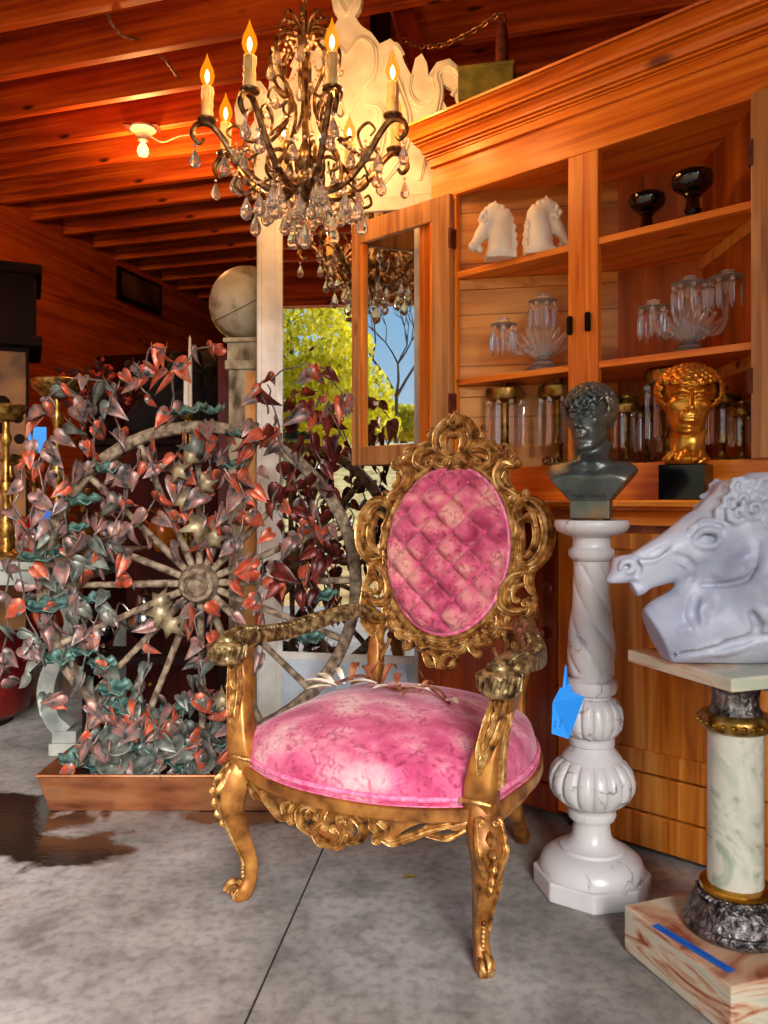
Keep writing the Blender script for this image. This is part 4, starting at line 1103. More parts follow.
for i, (x, y, dx, dy, L_, w, mm, lf) in enumerate([(-.19, .22, -1, .25, .11, .016, PODW, .5), (-.18, .215, -1, -.3, .12, .015, PODW, .25), (-.17, .235, -.8, .6, .10, .013, PODW, .8), (-.19, .21, -.6, -.9, .09, .014, PODW, .1),
        (-.15, .24, -.2, .8, .09, .014, LFB, 1.3), (-.10, .25, .2, .8, .08, .012, LFB, 1.5), (-.05, .24, .1, .9, .08, .013, LFB, 1.4), (-.12, .24, .1, -1, .07, .012, LFB, .2), (-.06, .23, -.9, -.5, .09, .013, PODW, .2), (-.02, .22, -.3, -1, .07, .012, PODW, .1),
        (.0, .22, .6, -.8, .07, .012, LFB, .3), (.03, .21, 1, -.1, .09, .018, PODW, .25), (.08, .20, .3, .9, .06, .010, LFB, 1.0), (.05, .20, .2, -1, .08, .008, LFB, .1), (.16, .19, .9, -.6, .06, .016, PODW, .3), (-.09, .245, -.5, .5, .09, .014, LFB, 1.0), (.0, .22, -.2, .9, .06, .012, LFB, 1.2)]):
    blade((x, y, seat_z(x, y) + .018), (dx, dy, 0), L_ * .9, w * .8, mm, 'dry_leaf', tw, lf * .42)
lf = thing('fallen_leaf', 'small dry brown leaf lying on the concrete floor in front of the chair', 'leaf', P(411, 880, 2.21) * 1); lf.location.z = .0015
m = MB(); m.sweep([(-.02, 0, .003), (-.008, 0, .007), (.006, 0, .008), (.02, 0, .003)], [.004, .011, .011, .002], [(-1, .4), (0, -.2), (1, .4), (0, .1)], up=(0, 0, 1)); m.build('blade', mat('fallen_leaf_brown', ['6c5c2c', 'a09050'], rough=.7, scale=80), lf)

# ------------------------------------------------------------------ white marble pedestal
PED = Vector((.563, 2.17, 0))
pd = thing('marble_pedestal', 'tall turned white marble pedestal with spiral fluted shaft and octagonal foot', 'pedestal', PED, R(10))
m = MB(); o8 = [(.156 * math.cos(PI / 8 + i * PI / 4),   .156 * math.sin(PI / 8 + i * PI / 4)) for i in range(8)]
m.prism(o8, 0, .052); m.build('plinth', MARBLE, pd, smooth=False, bev=.006)
m = MB(); m.lathe([(0.1395, .052), (0.1395, .062), (0.1302, .085), (0.1097, .100), (0.0856, .108), (0.0837, .116), (0.0781, .118), (0.0614, .128), (0.0521, .145), (0.0484, .170), (0.0484, .188)], 56); m.build('foot', MARBLE, pd)
m = MB(); m.lathe([(0.0484, .186), (0.0595, .190), (0.0651, .202), (0.0632, .214), (0.0521, .220), (0.0558, .226)], 48); m.build('collar', MARBLE, pd)
m = MB(); m.lathe([(0.0539, .222), (0.0763, .230, .004), (0.1004, .248, .009), (0.1135, .272, .012), (0.1163, .296, .012), (0.1097, .320, .011), (0.0949, .340, .008), (0.0800, .350, .003), (0.0763, .352)], 144, flute=16); m.build('large_gadroon', MARBLE, pd)
m = MB(); m.lathe([(0.0781, .350), (0.0800, .356), (0.0725, .366), (0.0614, .378), (0.0558, .388), (0.0614, .392), (0.0614, .408), (0.0539, .414)], 48); m.build('collar', MARBLE, pd)
m = MB(); m.lathe([(0.0521, .412), (0.0670, .418, .003), (0.0800, .436, .008), (0.0846, .462, .010), (0.0818, .488, .009), (0.0707, .508, .006), (0.0577, .516, .002), (0.0539, .517)], 144, flute=16); m.build('small_gadroon', MARBLE, pd)
m = MB(); m.lathe([(0.0521, .515), (0.0521, .524), (0.0632, .530), (0.0688, .545), (0.0651, .562), (0.0539, .570), (0.0539, .580)], 48); m.build('collar', MARBLE, pd)
zz = [.578 + (.885 - .578) * i / 60 for i in range(61)]
def shr(z): t = (z - .578) / .307; return .054 + .016 * math.sin(PI * min(1, t * 1.25 + .12)) * (1 - t) - .006 * t
m = MB(); m.lathe([(shr(z), z, .0052 if .585 < z < .878 else .0) for z in zz], 120, flute=5, twist=13.0); m.build('spiral_shaft', MARBLE, pd, angle=60)
m = MB(); m.lathe([(0.0446, .884), (0.0521, .888), (0.0614, .900), (0.0614, .914), (0.0521, .922), (0.0502, .926), (0.0502, .946), (0.0539, .952)], 48); m.build('collar', MARBLE, pd)
m = MB(); m.lathe([(0.0521, .950), (0.0725, .956), (0.0930, .966), (0.0995, .980), (0.0995, .990), (0.0958, .996), (0.0000, .996)], 56); m.build('top', MARBLE, pd)
# blue price tag tied to the pedestal
tg = thing('blue_price_tag', 'bright blue handwritten card tag hanging from the white marble pedestal', 'price tag', P(566, 664, 2.06), R(6))
q = lambda px, py, d=2.06: P(px, py, d) - P(566, 664, 2.06)
m = MB(); m.slab([q(560, 687), q(552, 702), q(551, 733), q(569, 739), q(577, 710), q(583, 697, 2.02)], (.0, -.0015, 0)); card = m.build('card', BTAG, tg, smooth=False)
m = MB(); m.slab([q(566.5, 664, 2.09), q(562, 689), q(566, 690), q(568.5, 668, 2.09)], (0, -.001, 0)); m.slab([q(567, 668, 2.09), q(566, 690), q(574, 693), q(569, 682)], (0, -.001, 0)); m.build('paper_loop', BTAG, tg, smooth=False)
m = MB(); rn = random.Random(3)
def scribble(a, b_, amp, n, r=.0007):
    a = Vector(a); b_ = Vector(b_); d = (b_ - a); nn = Vector((-d.z, 0, d.x)).normalized()
    pts = [a + d * (i / n) + nn * amp * (math.sin(i * 2.3) + .4 * rn.uniform(-1, 1)) + Vector((0, -.0022, 0)) for i in range(n + 1)]
    m.tube(pts, r, 4)
scribble(q(571, 701), q(563, 714), .0032, 12); scribble(q(563, 705), q(559, 727), .0032, 20); scribble(q(555, 720), q(554, 728), .0022, 8)
m.build('handwriting', INK, card)

def textmesh(s, size, ext):
    c = bpy.data.curves.new('lettering', 'FONT'); c.body = s; c.size = size; c.extrude = ext; c.align_x = 'CENTER'; c.align_y = 'CENTER'
    o = bpy.data.objects.new('tmp', c); COL.objects.link(o); dg = bpy.context.evaluated_depsgraph_get(); me = bpy.data.meshes.new_from_object(o.evaluated_get(dg)); bpy.data.objects.remove(o); return me

# ------------------------------------------------------------------ heads
def head_clay(C, S, t, rot, hair='wavy', seed=1):
    """classical male head; S = half the head height, t = centre, rot = Euler; face looks along -Y"""
    def e(c, r, k=.05, rt=None, sub=False):
        r = r if isinstance(r, (tuple, list)) else (r, r, r)
        C.ell([x * S for x in c], [x * S for x in r], k * S, rt, sub)
    def cp(a, b_, ra, rb=None, k=.04, sub=False):
        C.cap([x * S for x in a], [x * S for x in b_], ra * S, (rb if rb is not None else ra) * S, k * S, sub)
    C.at(rot, t)
    e((0, .12, .34), (.60, .78, .62), .1)
    e((0, -.22, -.12), (.53, .52, .70), .15)
    e((0, -.30, -.58), (.40, .42, .32), .15)
    e((0, -.62, -.86), (.17, .14, .13), .12)
    for s in (-1, 1):
        cp((s * .40, .02, -.45), (s * .20, -.52, -.86), .10, .11, .14)
        e((s * .37, -.50, -.12), (.14, .13, .12), .12)
        e((s * .24, -.80, .09), (.16, .12, .105), .10, sub=True)
        cp((s * .07, -.735, .235), (s * .25, -.725, .275), .042, .042, .08); cp((s * .25, -.725, .275), (s * .44, -.59, .20), .042, .03, .08)
        e((s * .235, -.615, .085), (.125, .115, .10), .015)
        up = [(s * .10, -.70, .07), (s * .17, -.735, .135), (s * .26, -.73, .15), (s * .36, -.65, .10)]
        for i in range(3): cp(up[i], up[i + 1], .026, .026, .015)
        lo = [(s * .11, -.69, .06), (s * .20, -.71, .015), (s * .30, -.69, .02), (s * .36, -.64, .07)]
        for i in range(3): cp(lo[i], lo[i + 1], .018, .018, .015)
        e((s * .10, -.84, -.27), (.075, .085, .062), .04)
        e((s * .055, -.90, -.325), (.032, .04, .02), .02, sub=True)
        cp((s * .17, -.74, -.28), (s * .24, -.66, -.50), .012, .008, .06, sub=True)
        e((s * .57, .08, .02), (.06, .13, .19), .04); e((s * .62, .04, .02), (.035, .07, .12), .03, sub=True)
    cp((0, -.73, .22), (0, -.93, -.18), .055, .075, .05); e((0, -.96, -.22), (.085, .085, .075), .05)
    e((0, -.70, -.46), (.22, .14, .16), .12)
    cp((0, -.855, -.36), (0, -.845, -.44), .012, .012, .03, sub=True)
    for s in (-1, 1):
        cp((0, -.825, -.478), (s * .09, -.815, -.468), .035, .036, .02); cp((s * .09, -.815, -.468), (s * .20, -.74, -.515), .036, .014, .03)
        cp((0, -.805, -.568), (s * .09, -.795, -.568), .045, .042, .025); cp((s * .09, -.795, -.568), (s * .19, -.74, -.525), .042, .014, .03)
    pts = [(-.22, -.75, -.515), (-.1, -.845, -.517), (0, -.86, -.522), (.1, -.845, -.517), (.22, -.75, -.515)]
    for i in range(4): cp(pts[i], pts[i + 1], .010, .010, .012, sub=True)
    cp((-.09, -.80, -.665), (.09, -.80, -.665), .03, .03, .06, sub=True)
    # hair
    rn = random.Random(seed); HW = .74 if hair == 'curly' else .68
    e((0, .16, .32), (HW - .04, .78, .64), .05)
    e((0, .30, -.05), (HW - .08, .55, .45), .06)
    locks = []
    n = 300 if hair == 'curly' else 260
    for i in range(n):
        f = (i + .5) / n; zt = 1 - 1.75 * f; a = i * 2.39996
        r_ = math.sqrt(max(0, 1 - zt * zt)); d = Vector((r_ * math.cos(a), r_ * math.sin(a), zt))
        p = Vector((d.x * HW, .12 + d.y * .80, .34 + d.z * .66))
        hl = .56 - .10 * math.cos(p.x * 3)
        if p.y < -.18 and p.z < hl - .05: continue
        if p.y < .12 and p.z < -.20: continue
        if p.z < -.35: continue
        locks.append((p, d))
    for p, d in locks:
        q = d.to_track_quat('Z', 'Y').to_matrix(); sp = rn.choice((-1, 1)); ph = rn.uniform(0, 6.28)
        if hair == 'curly':
            R0 = rn.uniform(.085, .12); pts = []
            for i in range(9):
                t_ = i / 8; aa = ph + sp * t_ * 8.5; rr = R0 * (1 - .78 * t_)
                pts.append(p + q @ Vector((math.cos(aa) * rr, math.sin(aa) * rr, .035 + .075 * t_)))
            rad = [.050, .046, .040, .036]
        else:
            L_ = rn.uniform(.22, .34); dn = Vector((d.x * .5 + .3 * math.sin(i), d.y * .4 - .25, -1)); dn = (dn - d * dn.dot(d)); dn = dn.normalized() if dn.length > .1 else q @ Vector((1, 0, 0)); sd_ = d.cross(dn)
            pts = [p + d * .04 + dn * L_ * (t_ - .3) + sd_ * (.065 * sp * math.sin(t_ * 5 + ph)) + d * .03 * math.sin(t_ * 4) for t_ in [i / 7 for i in range(8)]]
            rad = [.03, .058, .062, .05, .024]
        rr = lerpl(rad, len(pts))
        for i in range(len(pts) - 1): cp(pts[i], pts[i + 1], rr[i], rr[i + 1], .012)
def clay_obj(C, name, mt, par, **kw):
    me = C.mesh(name); return link(name, me, mt, par, angle=180, **kw)

# bronze bust on the marble pedestal
BZ = .996; BL = Vector((.563, 2.17, BZ))
bu2 = thing('bronze_bust', 'dark bronze bust of a young wavy haired man standing on the white marble pedestal', 'bust', BL, R(-24))
C = Clay((-.145, -.095, .045), (.145, .11, .385), .0024)
C.at()
S = .089
def wedge(X, Y, Z):
    f = np.clip((Z - .05) / .085, 0, 1.15)
    hx = .052 + .072 * f; hy = .034 + .020 * f
    zt = .142 - np.abs(X) * .12 - np.abs(Y) * .35
    a = np.maximum(np.maximum(np.abs(X) - hx, np.abs(Y + .004) - hy), .052 - Z); b = Z - zt; kk = .022
    return (np.maximum(a, b) + np.maximum(kk - np.abs(a - b), 0) ** 2 / (4 * kk)) * .75
C.fn(wedge, (0, 0, .11), .2, .002)
for s in (-1, 1):
    C.ell((s * .050, -.026, .108), (.050, .030, .034), .025); C.cap((s * .020, -.040, .150), (s * .095, -.006, .142), .012, .010, .02); C.ell((s * .085, .0, .125), (.036, .036, .022), .02)
C.cap((0, .014, .12), (-.004, .010, .215), .050, .043, .03)
for s in (-1, 1): C.cap((s * .038, .012, .200), (s * .010, -.036, .150), .012, .009, .015)
C.fn(lambda X, Y, Z: np.maximum(np.abs(X) - (.052 + .072 * np.clip((Z - .05) / .085, 0, 5)), np.maximum(np.abs(Y + .004) - (.036 + .026 * np.clip((Z - .05) / .085, 0, 5)), .052 - Z)), (0, 0, .2), .4, .003, inter=True)
head_clay(C, S, (-.004, .000, .276), (R(3), R(-3), R(-17)), 'wavy', 4)
clay_obj(C, 'head_and_shoulders', BRONZE, bu2)
m = MB(); m.box((0, -.004, .029), (.104, .068, .050)); b_ = m.build('base_block', BRONZE, bu2, smooth=False, bev=.003)
for x, y in ((-.042, -.03), (.042, -.03), (-.042, .022), (.042, .022)): m = MB(); m.lathe([(.006, 0), (.006, .006)], 10, (x, y, 0)); m.build('pad', BLACKM, bu2)
me = textmesh('MARCIANUS', .0165, .0012); o = link('inscription', me, mat('engraved_letters', '16181a', rough=.6), bu2, smooth=False); o.location = (0, -.0425, .0640); o.rotation_euler = (R(103), 0, 0)

# gold head on black block, standing on the cabinet ledge
lg, wg = cabx(686, -.01), -.012
GP = cabw(lg, wg, z_led + .0005)
gb = thing('gilt_head', 'gold curly haired classical male head mounted on a black stone block on the cabinet ledge', 'bust', GP, R(-38))
m = MB(); m.box((0, 0, .050), (.128, .085, .100)); m.build('stone_block', BLACKM, gb, smooth=False, bev=.002)
C = Clay((-.115, -.12, .095), (.115, .125, .42), .0025); C.at()
C.cap((0, .012, .10), (.0, .014, .20), .045, .040, .02)
for s in (-1, 1): C.cap((s * .036, .02, .19), (s * .012, -.032, .125), .011, .009, .012)
for i in range(16):
    a = i * 2.4; C.path([(math.cos(a) * .040, math.sin(a) * .036, .10), (math.cos(a + .3) * .050, math.sin(a + .3) * .044, .115), (math.cos(a + .5) * .042, math.sin(a + .5) * .040, .135)], [.010, .008, .004], .004)
C.fn(lambda X, Y, Z: .1002 - Z, (0, 0, .25), .5, .001, inter=True)
head_clay(C, .098, (.006, .0, .280), (R(4), R(5), R(22)), 'curly', 9)
o = clay_obj(C, 'head', GOLDH, gb); o.scale = (1.13, 1.05, 1.0)

# ------------------------------------------------------------------ onyx pedestal
OP = Vector((.775, 1.765, 0)); OR_ = math.atan2(-.94, .337) + PI / 2
on = thing('onyx_pedestal', 'green and brown onyx column pedestal with pewter mounts and square slab top', 'pedestal', OP, math.atan2(.337, .94))
m = MB(); m.box((0, 0, .054), (.336, .336, .104)); m.build('base_block', ONYX, on, smooth=False, bev=.004)
m = MB(); m.box((0, 0, .688), (.325, .325, .028)); m.build('top_slab', ONYX, on, smooth=False, bev=.003)
m = MB(); m.lathe([(.098, .104), (.106, .110), (.108, .120), (.100, .128), (.104, .134, .001), (.098, .158, .003), (.080, .176, .003), (.072, .182)], 120, flute=36); m.build('pewter_foot', PEWTER, on)
m = MB()
for i in range(40): a = 2 * PI * i / 40; m.ell((.078 * math.cos(a), .078 * math.sin(a), .186), .0062, 6, 5)
m.lathe([(.070, .180), (.078, .184), (.074, .192)], 40); m.build('bead_ring', PEWTER, on)
m = MB(); m.lathe([(.062, .190), (.074, .194), (.076, .200), (.074, .207), (.060, .210)], 48); m.build('brass_ring', BRASS, on)
m = MB(); m.lathe([(.0585, .208), (.0585, .545)], 56); m.build('onyx_column', ONYXC, on)
m = MB(); m.lathe([(.060, .543), (.072, .550), (.078, .558), (.078, .572), (.072, .580), (.060, .584)], 48)
m.build('gilt_collar', BRASSO, on)
m = MB()
for i in range(24): a = 2 * PI * i / 24; m.ell((.077 * math.cos(a), .077 * math.sin(a), .565), (.007, .007, .006), 6, 5)
m.build('collar_beads', BRASS, on)
m = MB(); m.lathe([(.058, .582), (.050, .596, .002), (.048, .618, .003), (.052, .636, .003), (.064, .646, .001), (.074, .652), (.076, .662), (.060, .668), (.070, .675)], 96, flute=18)
for i in range(4):
    a = PI / 4 + i * PI / 2; d = V(math.cos(a), math.sin(a), 0)
    m.sweep(cat([d * .055 + V(0, 0, .640), d * .085 + V(0, 0, .655), d * .100 + V(0, 0, .671)], 5), [.010, .012, .006], MOULD, up=(0, 0, 1))
m.build('capital', PEWTER, on)
a, b_ = P(655, 904, 1.775), P(732, 966, 1.60); a.z = b_.z = .1070; dv = b_ - a
tp_ = thing('blue_tape', 'strip of blue masking tape with pen writing stuck on the onyx pedestal base', 'tape', (a + b_) / 2, math.atan2(dv.y, dv.x))
m = MB(); L_ = dv.length; m.bb(-L_ / 2, L_ / 2, -.0105, .0105, 0, .0008); t2 = m.build('strip', BTAPE, tp_, smooth=False)
m = MB(); pts = [V(-L_ * .42 + L_ * .84 * i / 44, .0045 * math.sin(i * 1.9) * (.5 + .5 * math.sin(i * .6)), .0012) for i in range(45)]
m.tube(pts, .0006, 4); m.build('handwriting', INK, t2)

# ------------------------------------------------------------------ large white horse head
k_ = 1.70 / 800 / 4.096
HP = P(717, 653, 1.70); HP = Vector((OP.x - .048, OP.y - .03, .7025))
hh = thing('horse_head_sculpture', 'large white plaster horse head with curled mane resting on the onyx pedestal', 'sculpture', HP, R(3))
def hx(cx, cy, y=0.0): return ((cx - 545) * k_, y, (838 - cy) * k_)
C = Clay((-.27, -.115, -.004), (.30, .115, .405), .0034); C.at()
q = k_
C.ell(hx(500, 330, 0), (145 * q, 88 * q * 1.0, 118 * q), .02)
C.ell(hx(505, 405, 0), (118 * q, 92 * q, 112 * q), .02)
C.cap(hx(460, 318), hx(180, 448), 96 * q, 52 * q, .02)
C.cap(hx(440, 425), hx(215, 490), 74 * q, 34 * q, .02)
C.ell(hx(140, 450), (54 * q, 48 * q, 52 * q), .012)
C.ell(hx(110, 492), (48 * q, 38 * q, 25 * q), .018, rot=(0, R(-12), 0))
C.ell(hx(188, 540), (42 * q, 34 * q, 24 * q), .008); C.cap(hx(188, 535), hx(300, 480), 24 * q, 36 * q, .012)
C.cap(hx(60, 522), hx(225, 514), 7 * q, 5 * q, .004, sub=True)
C.cap(hx(620, 300), hx(760, 560), 150 * q, 215 * q, .03)
C.ell(hx(560, 700), (300 * q, 130 * q, 165 * q), .03, rot=(0, R(6), 0))
C.cap(hx(400, 700), hx(760, 660), 120 * q, 190 * q, .03); C.ell(hx(350, 720), (165 * q, 72 * q, 135 * q), .04)
C.cap(hx(700, 520), hx(930, 720), 190 * q, 190 * q, .04)
for s in (-1, 1):
    y = s * 78 * q
    C.ell(hx(448, 322, s * 92 * q), (38 * q, 22 * q, 26 * q), .008, sub=True)
    C.ell(hx(448, 326, s * 76 * q), (27 * q, 20 * q, 19 * q), .003)
    C.path([hx(410, 325, s * 88 * q), hx(430, 298, s * 96 * q), (hx(465, 292, s * 98 * q)), hx(496, 310, s * 92 * q)], [7 * q, 9 * q, 9 * q, 6 * q], .005)
    C.path([hx(415, 335, s * 86 * q), hx(440, 350, s * 92 * q), hx(480, 342, s * 92 * q)], [5 * q, 6 * q, 5 * q], .005)
    C.path([hx(395, 290, s * 82 * q), hx(440, 262, s * 92 * q), hx(500, 262, s * 94 * q)], [12 * q, 16 * q, 10 * q], .012)
    C.path([hx(330, 400, s * 66 * q), hx(370, 425, s * 76 * q), hx(400, 465, s * 74 * q)], [7 * q, 9 * q, 6 * q], .012)
    C.path([hx(300, 370, s * 66 * q), hx(240, 410, s * 58 * q), hx(190, 420, s * 52 * q)], [9 * q, 9 * q, 6 * q], .012)
    C.ell(hx(132, 440, s * 50 * q), (24 * q, 16 * q, 15 * q), .006, sub=True)
    C.path([hx(106, 446, s * 44 * q), hx(120, 424, s * 46 * q), hx(148, 422, s * 48 * q), hx(160, 442, s * 49 * q), hx(142, 458, s * 49 * q)], [7 * q, 8 * q, 8 * q, 7 * q, 5 * q], .006)
    C.path([hx(610, 380, s * 92 * q), hx(600, 460, s * 92 * q), hx(540, 512, s * 80 * q), hx(440, 520, s * 66 * q)], [6 * q, 7 * q, 7 * q, 5 * q], .006, sub=True)
    C.path([hx(650, 320, s * 118 * q), hx(625, 400, s * 120 * q), hx(640, 480, s * 130 * q)], [6 * q, 8 * q, 5 * q], .02)
    C.path([hx(700, 300, s * 130 * q), hx(680, 420, s * 140 * q)], [8 * q, 6 * q], .02)
    C.path([hx(330, 800, s * 95 * q), hx(480, 745, s * 128 * q), hx(640, 700, s * 170 * q)], [6 * q, 8 * q, 6 * q], .012)
    C.path([hx(590, 625, s * 140 * q), hx(600, 690, s * 150 * q), hx(560, 730, s * 135 * q)], [6 * q, 8 * q, 5 * q], .012)
# forelock and mane curls
C.path([hx(490, 262), hx(530, 215), hx(600, 160), hx(720, 138), hx(880, 150)], [60 * q, 62 * q, 72 * q, 88 * q, 90 * q], .015); C.ell(hx(440, 480), (70 * q, 50 * q, 50 * q), .02); C.cap(hx(420, 560), hx(560, 600), 50 * q, 100 * q, .03)
F0 = C.F.copy()
def surfy(C, x, z):
    i = int(np.clip((x - C.o[0]) / C.h, 0, C.n[0] - 1)); k = int(np.clip((z - C.o[2]) / C.h, 0, C.n[2] - 1))
    w = np.where(F0[i, :, k] < 0)[0]
    return max(0.0, C.o[1] + C.h * w[-1]) if len(w) else 0.0
rn = random.Random(11)
spots = [(515, 215, 36), (545, 180, 42), (585, 120, 48), (560, 225, 42), (620, 205, 50), (680, 180, 54), (640, 130, 50), (700, 120, 52), (740, 215, 56), (780, 150, 58), (820, 200, 56), (690, 255, 42), (760, 290, 44), (850, 270, 54), (510, 225, 26), (830, 120, 50), (890, 210, 50), (900, 300, 50), (600, 165, 40)]
for (cx, cy, r) in spots:
    for s in (-1, 1):
        yb = s * surfy(C, hx(cx, cy)[0], hx(cx, cy)[2])
        if abs(yb) < .012: continue
        C.ell(hx(cx, cy + 6, yb * .85), (r * q * .95, r * q * .7, r * q * .85), .008)
        sp = rn.choice((-1, 1)); a0 = rn.uniform(0, 6)
        pts = []
        for i in range(10):
            t = i / 9; rr = r * (1 - .75 * t); a = a0 + sp * t * 8
            pts.append(hx(cx + math.cos(a) * rr, cy + math.sin(a) * rr, yb + s * (r * .30 + 14 * t) * q))
        C.path(pts, [13 * q, 11 * q, 8 * q], .003)
for (a, b_, w_) in (((540, 420), (600, 380), 8), ((500, 470), (560, 450), 7), ((660, 560), (760, 520), 10), ((620, 600), (700, 650), 9), ((380, 620), (470, 560), 8), ((700, 700), (820, 640), 9), ((340, 700), (420, 640), 7), ((450, 780), (600, 740), 8), ((640, 420), (660, 540), 8), ((390, 380), (440, 400), 6)):
    for s in (-1, 1):
        pts = []
        for t in (0, .33, .66, 1):
            cx, cy = a[0] + (b_[0] - a[0]) * t, a[1] + (b_[1] - a[1]) * t + 12 * math.sin(t * 3); pts.append(hx(cx, cy, s * (surfy(C, hx(cx, cy)[0], hx(cx, cy)[2]) - .003)))
        C.path(pts, [w_ * q * .5, w_ * q, w_ * q * .5], .018)
def groove(pts, w_, sub=True, k=.005, off=0.0):
    for s in (-1, 1):
        c = cat([(a, b_, 0) for a, b_ in pts], 5); C.path([hx(p.x, p.y, s * (surfy(C, hx(p.x, p.y)[0], hx(p.x, p.y)[2]) + off)) for p in c], [x * q for x in w_], k, sub)
F0 = C.F.copy()
groove([(640, 330), (630, 410), (590, 475), (520, 512), (440, 518)], [7, 10, 10, 6])
groove([(655, 340), (648, 420), (610, 490)], [8, 14, 8], False, .014, -.004)
groove([(396, 330), (412, 300), (446, 288), (484, 296), (505, 318)], [6, 10, 11, 9, 5], False, .005)
groove([(400, 345), (430, 362), (470, 360), (500, 335)], [4, 7, 7, 4], False, .005)
groove([(388, 312), (410, 276), (455, 262), (508, 276)], [5, 8, 8, 5])
groove([(330, 395), (372, 418), (405, 462), (400, 500)], [5, 8, 7, 4], True, .010)
groove([(300, 352), (250, 385), (200, 398)], [5, 7, 4], True, .012)
groove([(110, 452), (118, 424), (148, 418), (164, 440), (150, 462), (130, 462)], [6, 8, 9, 8, 6], False, .005)
groove([(168, 420), (185, 450), (180, 480)], [4, 7, 4], True, .008)
groove([(410, 560), (380, 620), (390, 680)], [5, 8, 5], True, .014)
groove([(600, 620), (620, 680), (580, 730), (500, 745)], [6, 9, 8, 5], True, .012)
groove([(330, 800), (460, 770), (600, 720), (760, 700)], [6, 9, 9, 6], True, .010)
# flat underside and cut-off chest and neck
C.fn(lambda X, Y, Z: .0005 - Z, (0, 0, .2), .8, .003, inter=True)
c0 = hx(225, 640); c1 = hx(305, 805); nx_, nz_ = (c1[2] - c0[2]), -(c1[0] - c0[0]); L_ = math.hypot(nx_, nz_); nx_, nz_ = nx_ / L_, nz_ / L_
C.fn(lambda X, Y, Z: (X - c0[0]) * nx_ + (Z - c0[2]) * nz_, (hx(240, 790)[0], 0, .03), .135, .004, inter=True)
C.fn(lambda X, Y, Z: (X - .285) * .95 + Z * .2 - .03, (.2, 0, .2), .6, .004, inter=True)
me = C.mesh('head_and_neck'); link('head_and_neck', me, PLASTER, hh, angle=180)

# ------------------------------------------------------------------ crystal chandelier
CX, CY, CZ = (305 - 384) / FPX * 2.7, 2.7, 0
def cz_(py, d=2.7): return CAMZ + (500 - py) / FPX * d
ZC = cz_(105); ZB = cz_(190)
cd = thing('crystal_chandelier', 'bronze scroll arm chandelier with lit candle bulbs and hanging crystal drops', 'chandelier', (CX, CY, 0))
m = MB(); m.lathe([(.004, ZB - .09), (.012, ZB - .07), (.02, ZB - .05), (.012, ZB - .035), (.03, ZB - .02), (.052, ZB), (.056, ZB + .02), (.05, ZB + .035), (.028, ZB + .045), (.022, ZB + .06), (.036, ZB + .08), (.036, ZB + .12), (.02, ZB + .14), (.011, ZB + .16), (.011, 2.56), (.024, 2.575), (.026, 2.60), (.010, 2.63), (.007, 2.70)], 24)
m.build('stem', IRON, cd)
zt = 2.70; i = 0
while zt < CEIL - .005:
    m = MB(); p = [(.013 * math.cos(a), 0, zt + .022 + .024 * math.sin(a)) if i % 2 else (0, .013 * math.cos(a), zt + .022 + .024 * math.sin(a)) for a in [2 * PI * k / 14 for k in range(14)]]
    m.tube(p, .0035, 6, closed=True); m.build('chain_link', IRON, cd); zt += .036; i += 1
m = MB(); m.lathe([(.0, CEIL - .03), (.02, CEIL - .03), (.05, CEIL - .012), (.055, CEIL)], 24); m.build('ceiling_canopy', IRON, cd)
def drop_mb(mb, p, L_, w, n=8):
    mb.lathe([(0.0006, 0), (w * .35, -L_ * .18), (w * .75, -L_ * .45), (w, -L_ * .68), (w * .8, -L_ * .86), (w * .3, -L_ * .98), (.0005, -L_)], n, p)
armp = [(.03, ZB + .03), (.08, ZB - .015), (.16, ZB + .005), (.235, ZB + .075), (.275, ZB + .13), (.315, ZB + .170), (.355, ZB + .165), (.372, ZB + .13), (.352, ZB + .105), (.335, ZB + .12)]
RA = .325; ZCUP = ZB + .180
armtmpl = None
def mkpos(r, z, a): return V(math.cos(a) * r, math.sin(a) * r, z)
m = MB(); m.sweep(cat([(r, 0, z) for r, z in armp], 6), [.013, .013, .012, .011, .011, .010, .008, .006], circ(8)); armM = m
m2 = []
m2.append(MB()); m2[-1].sweep(cat([(.045, 0, ZB + .05), (.07, 0, ZB + .12), (.12, 0, ZB + .11), (.125, 0, ZB + .055), (.095, 0, ZB + .05), (.09, 0, ZB + .08)], 6), [.005, .007, .007, .005, .004], circ(7))
m2.append(MB()); m2[-1].sweep(cat([(.225, 0, ZB + .08), (.20, 0, ZB + .15), (.235, 0, ZB + .18), (.262, 0, ZB + .155), (.245, 0, ZB + .135)], 6), [.004, .006, .005, .003], circ(7))
m2.append(MB()); m2[-1].sweep(cat([(.16, 0, ZB + .00), (.20, 0, ZB - .035), (.235, 0, ZB - .02), (.228, 0, ZB + .01), (.21, 0, ZB + .0)], 6), [.004, .006, .005, .003], circ(7))
# upper cage rib
m3 = MB(); m3.sweep(cat([(.012, 0, 2.60), (.06, 0, 2.61), (.115, 0, 2.565), (.10, 0, 2.46), (.055, 0, 2.40), (.06, 0, 2.33), (.12, 0, 2.26), (.20, 0, 2.20), (.24, 0, ZB + .10)], 6), [.004, .007, .007, .006, .006, .007, .007, .005], circ(7))
m3.sweep(cat([(.055, 0, 2.40), (.09, 0, 2.38), (.125, 0, 2.41), (.11, 0, 2.445), (.085, 0, 2.43)], 6), [.005, .006, .004, .003], circ(7))
m3.sweep(cat([(.012, 0, 2.615), (.03, 0, 2.66), (.07, 0, 2.675), (.085, 0, 2.645), (.065, 0, 2.635)], 6), [.004, .006, .004], circ(7)); m3.ell((.065, 0, 2.64), .010, 8, 6)
cupM = MB(); cupM.lathe([(.006, -.012), (.012, -.006), (.03, .0), (.032, .006), (.016, .010), (.016, .018)], 18)
slv = MB(); rn = random.Random(2)
